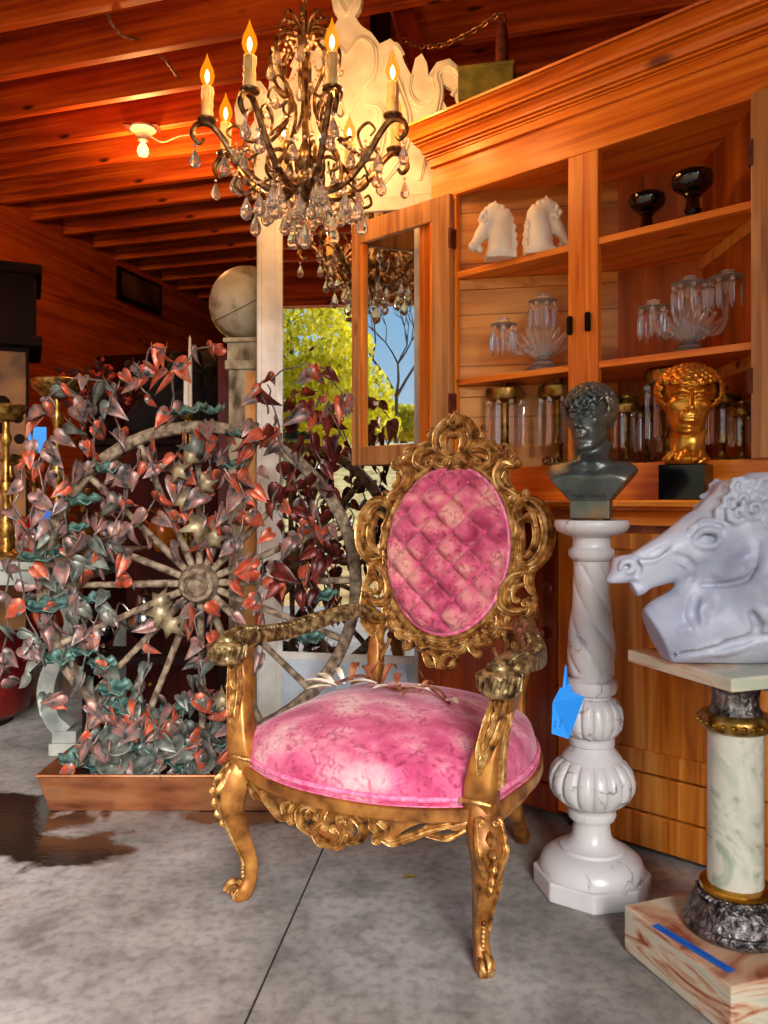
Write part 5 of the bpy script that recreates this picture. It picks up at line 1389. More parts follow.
slv.lathe([(.0195, .0)] + [(.0195 + .0012 * math.sin(i * 2.1), .006 + i * .009) for i in range(10)] + [(.017, .098), (.004, .099)], 14)
for i in range(5): a = i * 1.3; slv.sweep([(math.cos(a) * .0195, math.sin(a) * .0195, .096), (math.cos(a) * .0205, math.sin(a) * .0205, .08 - .006 * i), (math.cos(a) * .015, math.sin(a) * .015, .055 - .004 * i)], [.002, .003, .0035], circ(6))
blb = MB(); blb.lathe([(.009, .0), (.013, .008), (.021, .024), (.024, .038), (.020, .058), (.011, .078), (.004, .096), (.0005, .110)], 14)
fil = MB(); fil.lathe([(.001, .012), (.006, .022), (.0085, .034), (.006, .048), (.001, .058)], 8)
angs = [-PI / 2 + R(20 + 45 * k) for k in range(8)]
first = {}
for k, a in enumerate(angs):
    if not first:
        ar = armM.build('arm', IRON, cd); [q_.build('arm_scroll', IRON, ar) for q_ in m2]; rb = m3.build('crown_rib', IRON, cd)
        cu_ = cupM.build('candle_cup', IRON, cd); sl = slv.build('candle_sleeve', WAX, cd); bl = blb.build('bulb', BULBG, cd); fi = fil.build('filament', FLAME, bl)
        first = dict(ar=ar, rb=rb, cu=cu_, sl=sl, bl=bl)
        parts = (ar, rb, cu_, sl, bl)
    else:
        parts = tuple(dup(first[q_], parent=cd) for q_ in ('ar', 'rb', 'cu', 'sl', 'bl'))
    ar, rb, cu_, sl, bl = parts
    ar.rotation_euler = (0, 0, a); rb.rotation_euler = (0, 0, a + .39)
    p = mkpos(RA, ZCUP, a); cu_.location = p; sl.location = p + V(0, 0, .012); bl.location = p + V(0, 0, .109)
    li = bpy.data.lights.new('candle_light', 'POINT'); li.energy = BULB_W; li.color = (1.0, .50, .16); li.shadow_soft_size = .02; li.specular_factor = .25
    lo_ = bpy.data.objects.new('candle_light', li); COL.objects.link(lo_); lo_.parent = cd; lo_.location = p + V(0, 0, .145)
# crystals: tear drops with beads
dm = MB(); drop_mb(dm, (0, 0, -.018), .066, .0185); dm.ell((0, 0, -.009), .006, 7, 5)
d0 = None
def crystal(p, s=1.0, rz=0.0):
    global d0
    if d0 is None: d0 = dm.build('crystal_drop', CRYST, cd, smooth=False); o = d0
    else: o = d0.copy(); COL.objects.link(o)
    o.location = p; o.scale = (s, s, s); o.rotation_euler = (0, 0, rz); return o
rn = random.Random(8); n_ = 0
for k, a in enumerate(angs):
    for (r, z, s) in ((.365, ZB + .10, .95), (.20, ZB - .03, 1.25), (.27, ZB + .10, 1.0), (.232, ZB + .125, .85), (.155, ZB - .01, 1.1), (.11, ZB + .05, .8)):
        crystal(mkpos(r, z, a + rn.uniform(-.04, .04)), s * rn.uniform(.9, 1.1), rn.uniform(0, 3))
    a2 = a + .39
    for (r, z, s) in ((.115, 2.55, .95), (.12, 2.40, .8), (.24, ZB + .075, .95), (.12, ZB - .035, 1.05)):
        crystal(mkpos(r, z, a2), s * rn.uniform(.9, 1.1), rn.uniform(0, 3))
crystal(V(0, 0, ZB - .09), 1.3)
for k in range(6): crystal(mkpos(.05, ZB - .03, k * PI / 3), 1.05)
# bead swags between arms and in the crown
m = MB()
for k, a in enumerate(angs):
    b_ = a + PI / 4
    for (r, z, sag) in ((.265, ZB + .13, .07), (.11, 2.555, .05), (.19, ZB + .03, .05)):
        n = 9
        for i in range(n + 1):
            t = i / n; q = mkpos(r, z, a).lerp(mkpos(r, z, b_), t) + V(0, 0, -sag * 4 * t * (1 - t)); m.ell(q, .0055, 6, 4)
    for i in range(7): t = i / 6; m.ell(mkpos(.03 + .08 * t, 2.60 - .05 * t - .03 * math.sin(PI * t), a), .005, 6, 4)
    for i in range(8): m.ell(mkpos(.12 + .012 * i, ZB + .20 - .018 * i + .01 * math.sin(i), a + .2), .0048, 6, 4)
tag(m.build('bead_swag', PEARL, cd), kind='stuff')

# ------------------------------------------------------------------ bare bulb on the joist, cables
q = P(143, 131, 0); dj = (CEIL - CAMZ) * FPX / (500 - 128); bq = P(143, 128, dj); 
bbl = thing('bare_bulb_fitting', 'white porcelain ceiling lamp holder with one glowing bare bulb', 'lamp', (bq.x, bq.y, CEIL))
m = MB(); m.lathe([(.0, 0), (.075, 0), (.075, -.012), (.05, -.03), (.034, -.055), (.030, -.075), (.0, -.075)][::-1], 28); m.build('lamp_holder', PORC, bbl)
m = MB(); m.bb(-.10, .10, -.05, .05, -.002, .006); m.build('mounting_plate', RUST, bbl, smooth=False)
m = MB(); m.lathe([(.013, -.072), (.014, -.090), (.03, -.118), (.034, -.140), (.026, -.162), (.0, -.172)][::-1], 20); m.build('bulb', BAREG, bbl)
li = bpy.data.lights.new('bulb_light', 'POINT'); li.energy = BARE_W; li.color = (1, .45, .14); li.shadow_soft_size = .04
lo_ = bpy.data.objects.new('bulb_light', li); COL.objects.link(lo_); lo_.parent = bbl; lo_.location = (0, 0, -.23)
def cable(label, pts, r=.006, mt_=CABLE):
    p0 = pts[0]; m = MB(); m.tube(cat([p - p0 for p in pts], 6), r, 7); o = m.build('electric_cable', mt_); o.location = p0; return tag(o, label, 'cable')
J = lambda px, py, up=0.0: P(px, py, (CEIL + up - CAMZ) * FPX / (500 - py))
cable('pale twin cable running from the bare bulb along the joists', [J(150, 136), J(163, 142, -.02), J(180, 136), J(200, 134), J(225, 130)], .005)
cable('grey armoured cable hanging in a curve between the front joists', [J(107, 12, .06), J(113, 26, -.0), J(124, 36, -.03), J(141, 40, .08)], .007)
cable('short dark cable poking down between joists left of the chandelier', [J(160, 56, .05), J(167, 62, .0), J(178, 78, .05)], .007)

# ------------------------------------------------------------------ on top of the cabinet
g = P(484, 80, 2.85)
ZT = z_c1
gb2 = thing('green_box', 'worn olive green wooden box sitting on top of the corner cabinet', 'box', (P(484, 80, 2.80).x, 2.80, ZT), R(-12))
m = MB(); hgt = CAMZ + (500 - 62) / FPX * 2.72 - ZT
m.bb(-.085, .105, -.06, .06, 0, hgt); m.build('box_body', GREENB, gb2, smooth=False, bev=.004); m = MB(); m.bb(-.088, .108, -.064, .064, hgt - .006, hgt + .006); m.build('lid', GREENB, gb2, smooth=False, bev=.002)
rq = P(502, 60, 2.98); 
rc = thing('rusty_pulley_weight', 'dark rusty iron weight standing behind the green box on the cabinet', 'iron weight', (rq.x, 2.98, ZT))
m = MB(); h0 = .0; h1 = CAMZ + (500 - 22) / FPX * 2.98 - ZT
m.lathe([(.024, 0), (.024, h1 * .8), (.02, h1 * .93), (.008, h1)], 16); m.build('weight_body', RUST, rc)
m = MB(); m.tube([(.014 * math.cos(a), 0, h1 + .012 + .016 * math.sin(a)) for a in [2 * PI * k / 14 for k in range(14)]], .004, 6, closed=True); m.build('ring', RUST, rc)
ct = thing('steel_chain', 'rusty steel chain sagging from the brace to the iron weight above the cabinet', 'chain', P(402, 40, 3.3))
cp_ = cat([P(402, 40, 3.3) - P(402, 40, 3.3), P(420, 46, 3.25) - P(402, 40, 3.3), P(445, 44, 3.15) - P(402, 40, 3.3), P(475, 30, 3.08) - P(402, 40, 3.3), P(500, 14, 2.99) - P(402, 40, 3.3), P(503, 22, 2.98) - P(402, 40, 3.3)], 12)
tot = [0]
for i in range(1, len(cp_)): tot.append(tot[-1] + (cp_[i] - cp_[i - 1]).length)
nl = int(tot[-1] / .026)
for i in range(nl):
    s_ = (i + .5) * .026; k = max(j for j in range(len(tot)) if tot[j] <= s_); d = (cp_[min(k + 1, len(cp_) - 1)] - cp_[k]).normalized(); c = cp_[k] + d * (s_ - tot[k])
    sd2 = d.cross(V(0, 0, 1)).normalized() if i % 2 else d.cross(d.cross(V(0, 0, 1))).normalized()
    m = MB(); m.tube([c + d * .017 * math.cos(a) + sd2 * .009 * math.sin(a) for a in [2 * PI * j / 12 for j in range(12)]], .0035, 6, closed=True); m.build('chain_link', STEEL, ct)

# ------------------------------------------------------------------ things on the cabinet shelves
PX = lambda px, d: (px - 384) / FPX * d
def shelf_at(px, w, z):
    l = cabx(px, w); return cabw(l, w, z)
# horse head bookends
q = .0010
def bx_(cx, cy, y=0.0): return ((cx - 265) * q * .62, y, (440 - cy) * q * .62)
C = Clay((-.125, -.045, -.004), (.075, .045, .235), .0026); C.at()
u = q * .62
C.cap(bx_(270, 400), bx_(280, 240), 75 * u, 62 * u, .01); C.cap(bx_(280, 240), bx_(235, 190), 62 * u, 45 * u, .01)
C.cap(bx_(230, 205), bx_(165, 310), 44 * u, 34 * u, .01); C.cap(bx_(165, 310), bx_(118, 375), 34 * u, 24 * u, .008); C.ell(bx_(212, 262), (40 * u, 36 * u, 46 * u), .008)
C.ell(bx_(116, 372), (24 * u, 24 * u, 26 * u), .004); C.ell(bx_(155, 388), (20 * u, 20 * u, 20 * u), .004); C.cap(bx_(105, 398), bx_(160, 368), 4 * u, 4 * u, .002, sub=True)
C.fn(lambda X, Y, Z: np.maximum(np.maximum(np.abs(X - .005) - .052, np.abs(Y) - .034), Z - .02), (0, 0, .01), .09, .012)
for s in (-1, 1):
    C.ell(bx_(190, 260, s * 36 * u), (12 * u, 8 * u, 9 * u), .002, sub=True); C.path([bx_(172, 256, s * 34 * u), bx_(188, 242, s * 40 * u), bx_(208, 250, s * 40 * u)], [5 * u, 6 * u, 4 * u], .002)
    C.ell(bx_(115, 362, s * 24 * u), (8 * u, 6 * u, 7 * u), .002, sub=True)
    C.cap(bx_(230, 175, s * 24 * u), bx_(240, 145, s * 28 * u), 14 * u, 5 * u, .004)
    for i, (x0, y0) in enumerate(((235, 160), (262, 165), (290, 185), (312, 220), (325, 262), (330, 305), (335, 350))):
        C.path([bx_(x0, y0, s * 14 * u), bx_(x0 + 18, y0 + 14, s * 30 * u), bx_(x0 + 12, y0 + 42, s * 34 * u), bx_(x0 + 26, y0 + 60, s * 24 * u)], [12 * u, 14 * u, 11 * u, 5 * u], .003)
    for i, (x0, y0) in enumerate(((215, 165), (190, 180), (170, 205))): C.path([bx_(x0, y0, s * 12 * u), bx_(x0 - 10, y0 + 22, s * 26 * u), bx_(x0 - 2, y0 + 45, s * 30 * u)], [12 * u, 12 * u, 6 * u], .003)
C.fn(lambda X, Y, Z: .0 - Z, (0, 0, .1), .3, .001, inter=True)
hme = C.mesh('horse_head')
# move bounds so the base rests at z = 0
p = Vector((PX(499, 2.80), 2.80, z_sh2))
hb = thing('horse_head_bookend', 'cream plaster horse head bookend facing left on the top shelf', 'bookend', p, R(2), 'horse head bookends on the top shelf')
link('horse_head', hme, CREAMP, hb, angle=180)
hb2 = dup(hb, Vector((PX(541, 2.755), 2.755, z_sh2)), R(176), 'cream plaster horse head bookend facing right beside the cabinet post')
for o in (hb, hb2): o.scale = (1.0, 1.0, 1.08)

# dark lidded goblets on the top shelf
def goblet(px, w, s, label):
    t = thing('black_goblet', label, 'goblet', shelf_at(px, w, z_sh2), 0, 'black goblets on the top shelf'); t.scale = (s, s, s)
    m = MB(); m.lathe([(.052, 0), (.054, .006), (.046, .012), (.024, .018), (.017, .028), (.022, .034), (.018, .042), (.015, .066), (.022, .070), (.022, .076)], 36); m.build('foot', BLKG, t)
    m = MB(); m.lathe([(.018, .074), (.030, .080), (.046, .092), (.053, .108), (.050, .124), (.038, .133), (.020, .136), (.0, .137)], 36); m.build('bowl', BLKG, t)
goblet(647, UW + .13, 1.12, 'smaller black glazed goblet standing further back on the top shelf')
goblet(693, UW + .09, 1.22, 'larger black glazed goblet nearest the right hand door')

# crystal prism (long icicle) and lustres
def prism_mb(mb, p, L_, w=.006):
    mb.ell(p, w * .9, 6, 4); mb.lathe([(.0008, -.006), (w, -.014), (w * .9, -L_ + .016), (.0006, -L_)], 4, p)
def candelabrum(px, w, s, rz, arms, label, zs=z_sh1):
    t = thing('crystal_candelabrum', label, 'candelabrum', shelf_at(px, w, zs), rz, 'crystal candelabra on the middle shelf'); t.scale = (s,) * 3
    m = MB(); m.lathe([(.050, 0), (.052, .008), (.036, .020), (.02, .034), (.018, .044)], 10); m.build('foot', GLASSC, t)
    m = MB()
    for i in range(9):
        a = (i - 4) * .27; m.sweep(cat([(math.sin(a) * .012, 0, .04), (math.sin(a) * .05, 0, .04 + math.cos(a) * .05), (math.sin(a) * .085, 0, .05 + math.cos(a) * .085)], 5), [.006, .011, .009, .003], circ(6), h=[.008, .012, .009, .004])
    m.build('fan_body', GLASSC, t)
    for (x, z, n, r) in arms:
        m = MB()
        if abs(x) > .03: m.tube(cat([(x * .25, 0, .07), (x * .6, 0, .055), (x * .9, 0, .075), (x, 0, z - .03)], 6), [.008, .006, .006], 8)
        else: m.tube([(x, 0, .12), (x, 0, z - .02)], .008, 8)
        m.lathe([(.010, -.03), (.014, -.02), (.012, .0), (.016, .012), (.016, .024), (.010, .026)], 14, (x, 0, z)); m.build('arm', GLASSC, t)
        m = MB(); m.lathe([(.014, -.004), (r, .002), (r + .003, .007), (.014, .004)], 24, (x, 0, z)); m.build('bobeche', GLASSC, t)
        for k in range(n):
            a = 2 * PI * k / n + .2; m = MB(); prism_mb(m, (x + math.cos(a) * r * .93, math.sin(a) * r * .93, z - .004), .075, .0065); m.build('prism', CRYST, t, smooth=False)
    return t
candelabrum(543, UW + .085, 1.3, R(-8), [(0, .185, 8, .036), (-.105, .125, 7, .034)], 'pressed glass candelabrum with icicle prisms on the left middle shelf')
candelabrum(690, UW + .12, 1.22, R(-20), [(.0, .178, 8, .044), (.088, .185, 8, .044), (-.09, .125, 7, .036)], 'large pressed glass candelabrum with icicle prisms on the right middle shelf')
def lustre(px, w, s, label, tall=False, flower=False):
    t = thing('crystal_lustre', label, 'lustre', shelf_at(px, w, z_open0 + .0005), .3 * px, 'brass and crystal lustres on the bottom shelf'); t.scale = (s,) * 3
    m = MB(); m.lathe([(.042, 0), (.042, .006), (.03, .012), (.012, .02), (.010, .05), (.016, .06), (.010, .07), (.009, .15), (.014, .17)], 20); m.build('stem', BRASSO, t)
    m = MB(); m.lathe([(.012, .165), (.046, .172), (.050, .180), (.050, .198), (.044, .204), (.014, .206), (.010, .216), (.018, .222), (.018, .23), (.006, .236)], 24)
    if flower:
        for k in range(14):
            a = k * 2.4; m.ell((math.cos(a) * .03, math.sin(a) * .03, .205 + .022 * math.sin(k * 1.7)), (.012, .012, .008), 6, 4)
    m.build('crown', BRASSO, t)
    for k in range(9):
        a = 2 * PI * k / 9; m = MB(); mb_r = .047
        m.ell((math.cos(a) * mb_r, math.sin(a) * mb_r, .163), (.007, .007, .008), 6, 5); m.box((math.cos(a) * mb_r, math.sin(a) * mb_r, .105), (.012, .004, .10), a + PI / 2); m.build('prism', CRYST, t, smooth=False)
lustre(505, UW + .075, 1.42, 'brass crowned lustre with long glass prisms at the left of the bottom shelf')
lustre(558, UW + .12, 1.4, 'brass crowned lustre half hidden behind the bronze bust and cabinet post')
lustre(626, UW + .12, .98, 'short lustre with gilt flowers just right of the bronze bust', flower=True)
lustre(648, UW + .27, .9, 'smallest gilt flower lustre standing at the back of the bottom shelf', flower=True)
lustre(669, UW + .17, 1.5, 'tallest lustre standing left of the gold head', flower=True)
lustre(722, UW + .14, 1.0, 'dark crowned lustre standing right of the gold head')
lustre(742, UW + .09, .75, 'low gilt lustre against the right hand cabinet post', flower=True)
sc3 = thing('iron_scroll_candlestick', 'small dark iron scroll ornament on the bottom shelf left of the bronze bust', 'candlestick', shelf_at(552, UW + .05, z_open0 + .0005))
m = MB(); m.lathe([(.03, 0), (.03, .004), (.008, .01), (.006, .03)], 16); m.build('foot', IRON, sc3)
m = MB()
for s in (-1, 1): m.tube(cat([(0, 0, .02), (s * .02, 0, .03), (s * .032, 0, .018), (s * .02, 0, .010), (s * .014, 0, .018)], 5), [.004, .003], 6)
m.build('scrolls', IRON, sc3)

# ------------------------------------------------------------------ wagon wheel fountain with copper vines
FD = 2.84                                   # distance of the wheel plane
FO = Vector((P(200, 583, FD).x, FD, 0))
ft = thing('wagon_wheel_fountain', 'weathered wagon wheel fountain hung with copper vines and leaves standing in a copper trough', 'fountain', FO)
HC = V(0, 0, P(200, 583, FD).z); RW = 156 / FPX * FD
def FL(px, py, dn=0.0):                     # spot on the wheel plane, dn metres nearer the viewer
    return P(px, py, FD - dn) - FO
# trough
m = MB(); x0, x1 = FL(56, 0).x - .00, FL(283, 0).x + .02; y0, y1 = -.16, .16; hT = .125
outer = [(x0 + .035, y0 + .02, 0), (x1 - .035, y0 + .02, 0), (x1 - .035, y1 - .02, 0), (x0 + .035, y1 - .02, 0), (x0, y0, hT), (x1, y0, hT), (x1, y1, hT), (x0, y1, hT),
         (x0 + .006, y0 + .006, hT), (x1 - .006, y0 + .006, hT), (x1 - .006, y1 - .006, hT), (x0 + .006, y1 - .006, hT), (x0 + .04, y0 + .025, .02), (x1 - .04, y0 + .025, .02), (x1 - .04, y1 - .025, .02), (x0 + .04, y1 - .025, .02)]
fs = [(0, 3, 2, 1), (12, 13, 14, 15)]
for a, b_ in ((0, 4), (4, 8), (8, 12)):
    for i in range(4): j = (i + 1) % 4; fs.append((a + i, a + j, b_ + j, b_ + i))
m.add([(x, y, z + .0005) for x, y, z in outer], fs); tr = m.build('copper_trough', COPPER, ft, smooth=False, bev=.004)
m = MB()
for p_, q_ in ((4, 5), (5, 6), (6, 7), (7, 4)): m.tube([outer[p_], outer[q_]], .006, 8)
m.build('rolled_rim', COPPER, tr)
m = MB(); m.bb(x0 + .02, x1 - .02, y0 + .015, y1 - .015, .085, .088)
wm = bpy.data.materials.new('trough_water'); wm.use_nodes = True; wb_ = wm.node_tree.nodes['Principled BSDF']; wb_.inputs['Base Color'].default_value = (.02, .03, .028, 1); wb_.inputs['Roughness'].default_value = .05
m.build('water', wm, tr, smooth=False)
# wheel
m = MB(); m.sweep([HC + V(RW * math.cos(a), .0, RW * math.sin(a)) for a in [2 * PI * i / 72 for i in range(72)]], .021, SQ, up=(0, 1, 0), closed=True, h=.026); m.build('wheel_rim', WEATH, ft, angle=60)
m = MB(); m.M = Matrix.Translation(HC) @ Matrix.Rotation(PI / 2, 4, 'X')
m.lathe([(.040, -.05), (.060, -.04), (.070, -.01), (.070, .03), (.058, .045), (.058, .060), (.044, .066), (.036, .085), (.026, .092), (.026, .075), (.0, .072)], 32); m.build('hub', WEATH, ft)
sp0 = None
for k in range(16):
    a = R(1 + 22.5 * k)
    if sp0 is None:
        m = MB(); m.tube([(.05, 0, 0), (.12, 0, 0), (.35, 0, 0), (RW - .01, 0, 0)], [.013, .014, .011, .013], 10); sp0 = m.build('spoke', WEATH, ft); o = sp0
    else: o = sp0.copy(); COL.objects.link(o)
    o.location = HC; o.rotation_euler = (0, -a, 0)
# water catching bowls of verdigris copper
def bowl(px, py, r, dn=.07, sd_=0):
    rn_ = random.Random(int(px * 7 + py)); m = MB()
    def fn(u, v):
        a = 2 * PI * u; rr = r * v * (1 + .10 * math.sin(7 * a + px) * v); return (rr * math.cos(a), rr * math.sin(a) * .8, .018 * v ** 2 * (1 + .5 * math.sin(7 * a)) - .006)
    m.grid(fn, 28, 6, wrap=True); o = m.build('catch_bowl', VERD, ft, solid=.003, angle=180); o.location = FL(px, py, dn); o.rotation_euler = (R(20), R(rn_.uniform(-12, 12)), 0)
for px, py, r in ((44, 557, .078), (50, 607, .076), (84, 502, .060), (76, 530, .05), (58, 660, .055), (86, 652, .05), (190, 412, .062), (110, 470, .055), (96, 600, .05), (115, 690, .062), (102, 665, .05), (240, 375 + 60, .05), (228, 466, .055), (125, 708, .07), (170, 715, .07), (148, 742, .085), (216, 740, .07), (76, 760, .06), (190, 762, .09), (108, 762, .08), (246, 755, .05), (322, 598, .055), (310, 640, .05), (214, 412, .04)):
    bowl(px, py, r, .07)
# vines: strands laid over the wheel, px, py, and how far in front of it
strands = [
 ([(110, 382), (80, 378), (52, 395), (35, 425), (28, 460), (18, 490), (14, 530)], .05), ([(95, 430), (88, 405), (74, 396)], .05), ([(88, 470), (96, 440), (86, 415), (72, 407)], .06),
 ([(50, 440), (48, 480), (28, 520), (20, 560), (24, 600), (36, 640), (30, 655)], .08), ([(5, 560), (8, 600), (4, 650), (2, 670)], .06), ([(60, 470), (66, 510), (64, 545), (76, 575), (74, 610), (84, 650), (84, 700), (92, 740)], .09),
 ([(120, 440), (112, 400), (122, 378), (140, 362)], .05), ([(150, 400), (140, 380), (150, 350), (168, 348)], .05), ([(170, 410), (176, 375), (195, 352), (215, 345), (228, 350)], .05),
 ([(118, 470), (126, 505), (112, 540), (124, 565), (134, 590)], .09), ([(140, 450), (130, 480), (118, 520), (104, 548)], .09), ([(150, 440), (158, 470), (150, 510), (130, 530)], .09),
 ([(185, 430), (176, 465), (190, 500), (196, 530), (210, 545)], .09), ([(205, 420), (210, 455), (206, 490), (200, 525)], .10), ([(235, 430), (222, 462), (236, 492), (222, 512), (240, 540), (236, 565), (234, 600)], .09), ([(250, 440), (240, 480), (246, 510), (232, 548)], .10),
 ([(212, 600), (196, 620), (200, 655), (206, 690), (216, 715), (222, 745)], .10), ([(206, 610), (212, 640), (200, 672), (215, 705)], .09), ([(185, 600), (160, 610), (150, 640), (146, 670), (136, 700), (138, 745)], .08), ([(230, 610), (240, 650), (232, 680), (246, 720), (240, 755)], .07),
 ([(268, 415), (262, 385), (282, 372), (305, 364), (325, 370), (340, 392), (352, 412)], .03), ([(300, 470), (282, 440), (272, 400), (268, 385)], .04), ([(320, 395), (308, 420), (316, 450), (325, 468)], .04), ([(345, 395), (330, 410), (345, 440)], .03),
 ([(275, 430), (282, 470), (274, 500), (285, 530), (280, 560), (270, 590)], .06), ([(300, 440), (296, 480), (304, 520), (300, 560), (312, 590)], .05), ([(330, 470), (318, 510), (326, 560), (330, 600), (318, 640)], .03), ([(262, 560), (258, 600), (265, 630), (258, 660)], .05),
 ([(100, 780), (95, 745), (110, 715)], .10), ([(120, 775), (128, 735), (118, 700)], .11), ([(150, 775), (156, 740), (148, 705)], .12), ([(175, 780), (172, 740), (186, 710)], .12), ([(205, 778), (200, 745), (212, 722)], .12), ([(235, 775), (232, 740), (246, 705)], .11), ([(70, 775), (82, 750), (100, 738)], .12),
 ([(40, 640), (50, 600), (46, 560), (52, 520)], .08), ([(100, 600), (92, 640), (110, 680), (100, 715)], .07), ([(70, 420), (55, 440), (40, 460), (44, 500)], .07),
]
rn = random.Random(21)
leaves = []
for pts, dn in strands:
    c = cat([FL(px, py, dn + rn.uniform(-.015, .015)) for px, py in pts], 6)
    c = [p + V(.006 * math.sin(i * .9), .008 * math.sin(i * .7), .004 * math.cos(i)) for i, p in enumerate(c)]
    m = MB(); m.tube(c, [.0038, .0026], 6); m.build('vine_stem', STEM, ft)
    step = 4 if len(c) > 12 else 3
    for i in range(1, len(c), step):
        leaves.append((c[i], rn.random()))
        if rn.random() < .62: leaves.append((c[i] + V(rn.uniform(-.045, .045), rn.uniform(-.03, .03), rn.uniform(-.04, .02)), rn.random()))
for _ in range(260):
    px, py = rn.choice([(rn.uniform(70, 255), rn.uniform(440, 560)), (rn.uniform(20, 110), rn.uniform(520, 700)), (rn.uniform(95, 240), rn.uniform(690, 768)), (rn.uniform(250, 335), rn.uniform(400, 600)), (rn.uniform(95, 240), rn.uniform(700, 768))])
    leaves.append((FL(px, py, rn.uniform(.03, .12)), rn.random()))
print('LEAVES', len(leaves))
def leaf_verts(s, star=False, curl=.25, fold=.3):
    """folded heart leaf, tip pointing to -Z, face to -Y"""
    if star:
        vs = [V(0, -.10 * s, 0)]; n = 10
        for i in range(n):
            a = PI / 2 + 2 * PI * i / n; r = (rn.uniform(.8, 1.1) if i % 2 == 0 else .40) * s * .55; vs.append(V(r * math.cos(a), (.10 if i % 2 == 0 else -.02) * s, r * math.sin(a)))
        return vs, [(0, 1 + i, 1 + (i + 1) % n) for i in range(n)]
    half = [(.0, .08), (.15, .20), (.31, .14), (.38, -.10), (.31, -.42), (.15, -.74), (0, -1.05)]
    mid = [(0, .08), (0, -.06), (0, -.2), (0, -.38), (0, -.56), (0, -.76), (0, -1.0)]
    vs = []
    for (x, z) in mid: vs.append(V(0, curl * z * z * s * .8, z * s))
    for sg in (-1, 1):
        for (x, z) in half:
            vs.append(V(sg * x * s, -fold * x * s + curl * z * z * s * .8 + (.10 * s * max(0, x - .2)), z * s))
    fs = []
    for sg, o in ((-1, 7), (1, 14)):
        for i in range(6):
            q = (i, i + 1, o + i + 1, o + i); fs.append(q if sg > 0 else q[::-1])
    return vs, fs
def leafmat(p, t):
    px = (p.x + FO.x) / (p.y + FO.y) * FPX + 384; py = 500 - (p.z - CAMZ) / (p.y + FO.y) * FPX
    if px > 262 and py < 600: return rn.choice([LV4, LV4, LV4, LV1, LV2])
    if py > 655: return rn.choice([LV3, LV3, LV2, LV2, LV1])
    if px < 110 and py > 540: return rn.choice([LV2, LV2, LV3, LV3, LV1])
    if px < 120: return rn.choice([LV2, LV2, LV2, LV1, LV3])
    return rn.choice([LV1, LV1, LV1, LV2, LV2])
def leaf_M(p, sc=1):
    q = Euler((R(rn.uniform(-50, 50)), R(rn.uniform(-60, 60)), R(rn.uniform(-80, 80)))).to_matrix().to_4x4(); return Matrix.Translation(p) @ q
rn.shuffle(leaves)
leaves = [l for l in leaves if not ((l[0].x + FO.x) / (l[0].y + FD) * FPX + 384 > 262 and l[1] < .38)]
stuff = {}
for i, (p, t) in enumerate(leaves):
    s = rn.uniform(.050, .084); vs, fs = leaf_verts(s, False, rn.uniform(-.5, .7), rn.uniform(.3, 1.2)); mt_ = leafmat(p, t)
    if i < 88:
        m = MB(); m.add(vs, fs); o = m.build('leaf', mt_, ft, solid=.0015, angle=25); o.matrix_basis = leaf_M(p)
    else:
        m = stuff.setdefault(mt_.name, MB()); m.M = leaf_M(p); m.add(vs, fs)
mb_all = MB(); mats = [LV1, LV2, LV3, LV4]; idx = []
for j, mt_ in enumerate(mats):
    s_ = stuff.get(mt_.name)
    if s_: mb_all.add(s_.v, s_.f); idx += [j] * len(s_.f)
o = mb_all.build('small_foliage', mats, ft, solid=.0015, angle=25); o.data.polygons.foreach_set('material_index', idx); tag(o, kind='stuff')
# larger pale star leaves round the hub
for px, py, s in ((196, 448, .12), (178, 470, .11), (205, 485, .10), (182, 500, .10), (198, 526, .13), (214, 540, .10), (160, 612, .12), (170, 625, .12), (160, 600, .09), (205, 480, .08), (190, 458, .09), (222, 700, .09)):
    m = MB(); m.add(*leaf_verts(s * 1.0, True)); o = m.build('star_leaf', rn.choice([LV5, LV5, LV3]), ft, solid=.0015, angle=25)
    o.matrix_basis = Matrix.Translation(FL(px, py, .12)) @ Euler((R(rn.uniform(-25, 25)), R(rn.uniform(-40, 40)), R(rn.uniform(-30, 30)))).to_matrix().to_4x4()
for px, py in ((118, 745), (170, 748), (112, 765), (200, 765), (150, 765), (232, 768)):     # lily pads in the trough
    m = MB(); m.grid(lambda u, v: (.055 * v * math.cos(2 * PI * u), .055 * v * math.sin(2 * PI * u), .012 * v * v), 20, 4, wrap=True); o = m.build('lily_pad', LV3, ft, solid=.002, angle=180)
    o.matrix_basis = Matrix.Translation(FL(px, py, .11)) @ Euler((R(35), R(rn.uniform(-15, 15)), 0)).to_matrix().to_4x4()
    m = MB(); m.tube([FL(px, py, .11), V(FL(px, py, .11).x, -.09, .09)], .003, 6); m.build('pad_stem', STEM, ft)

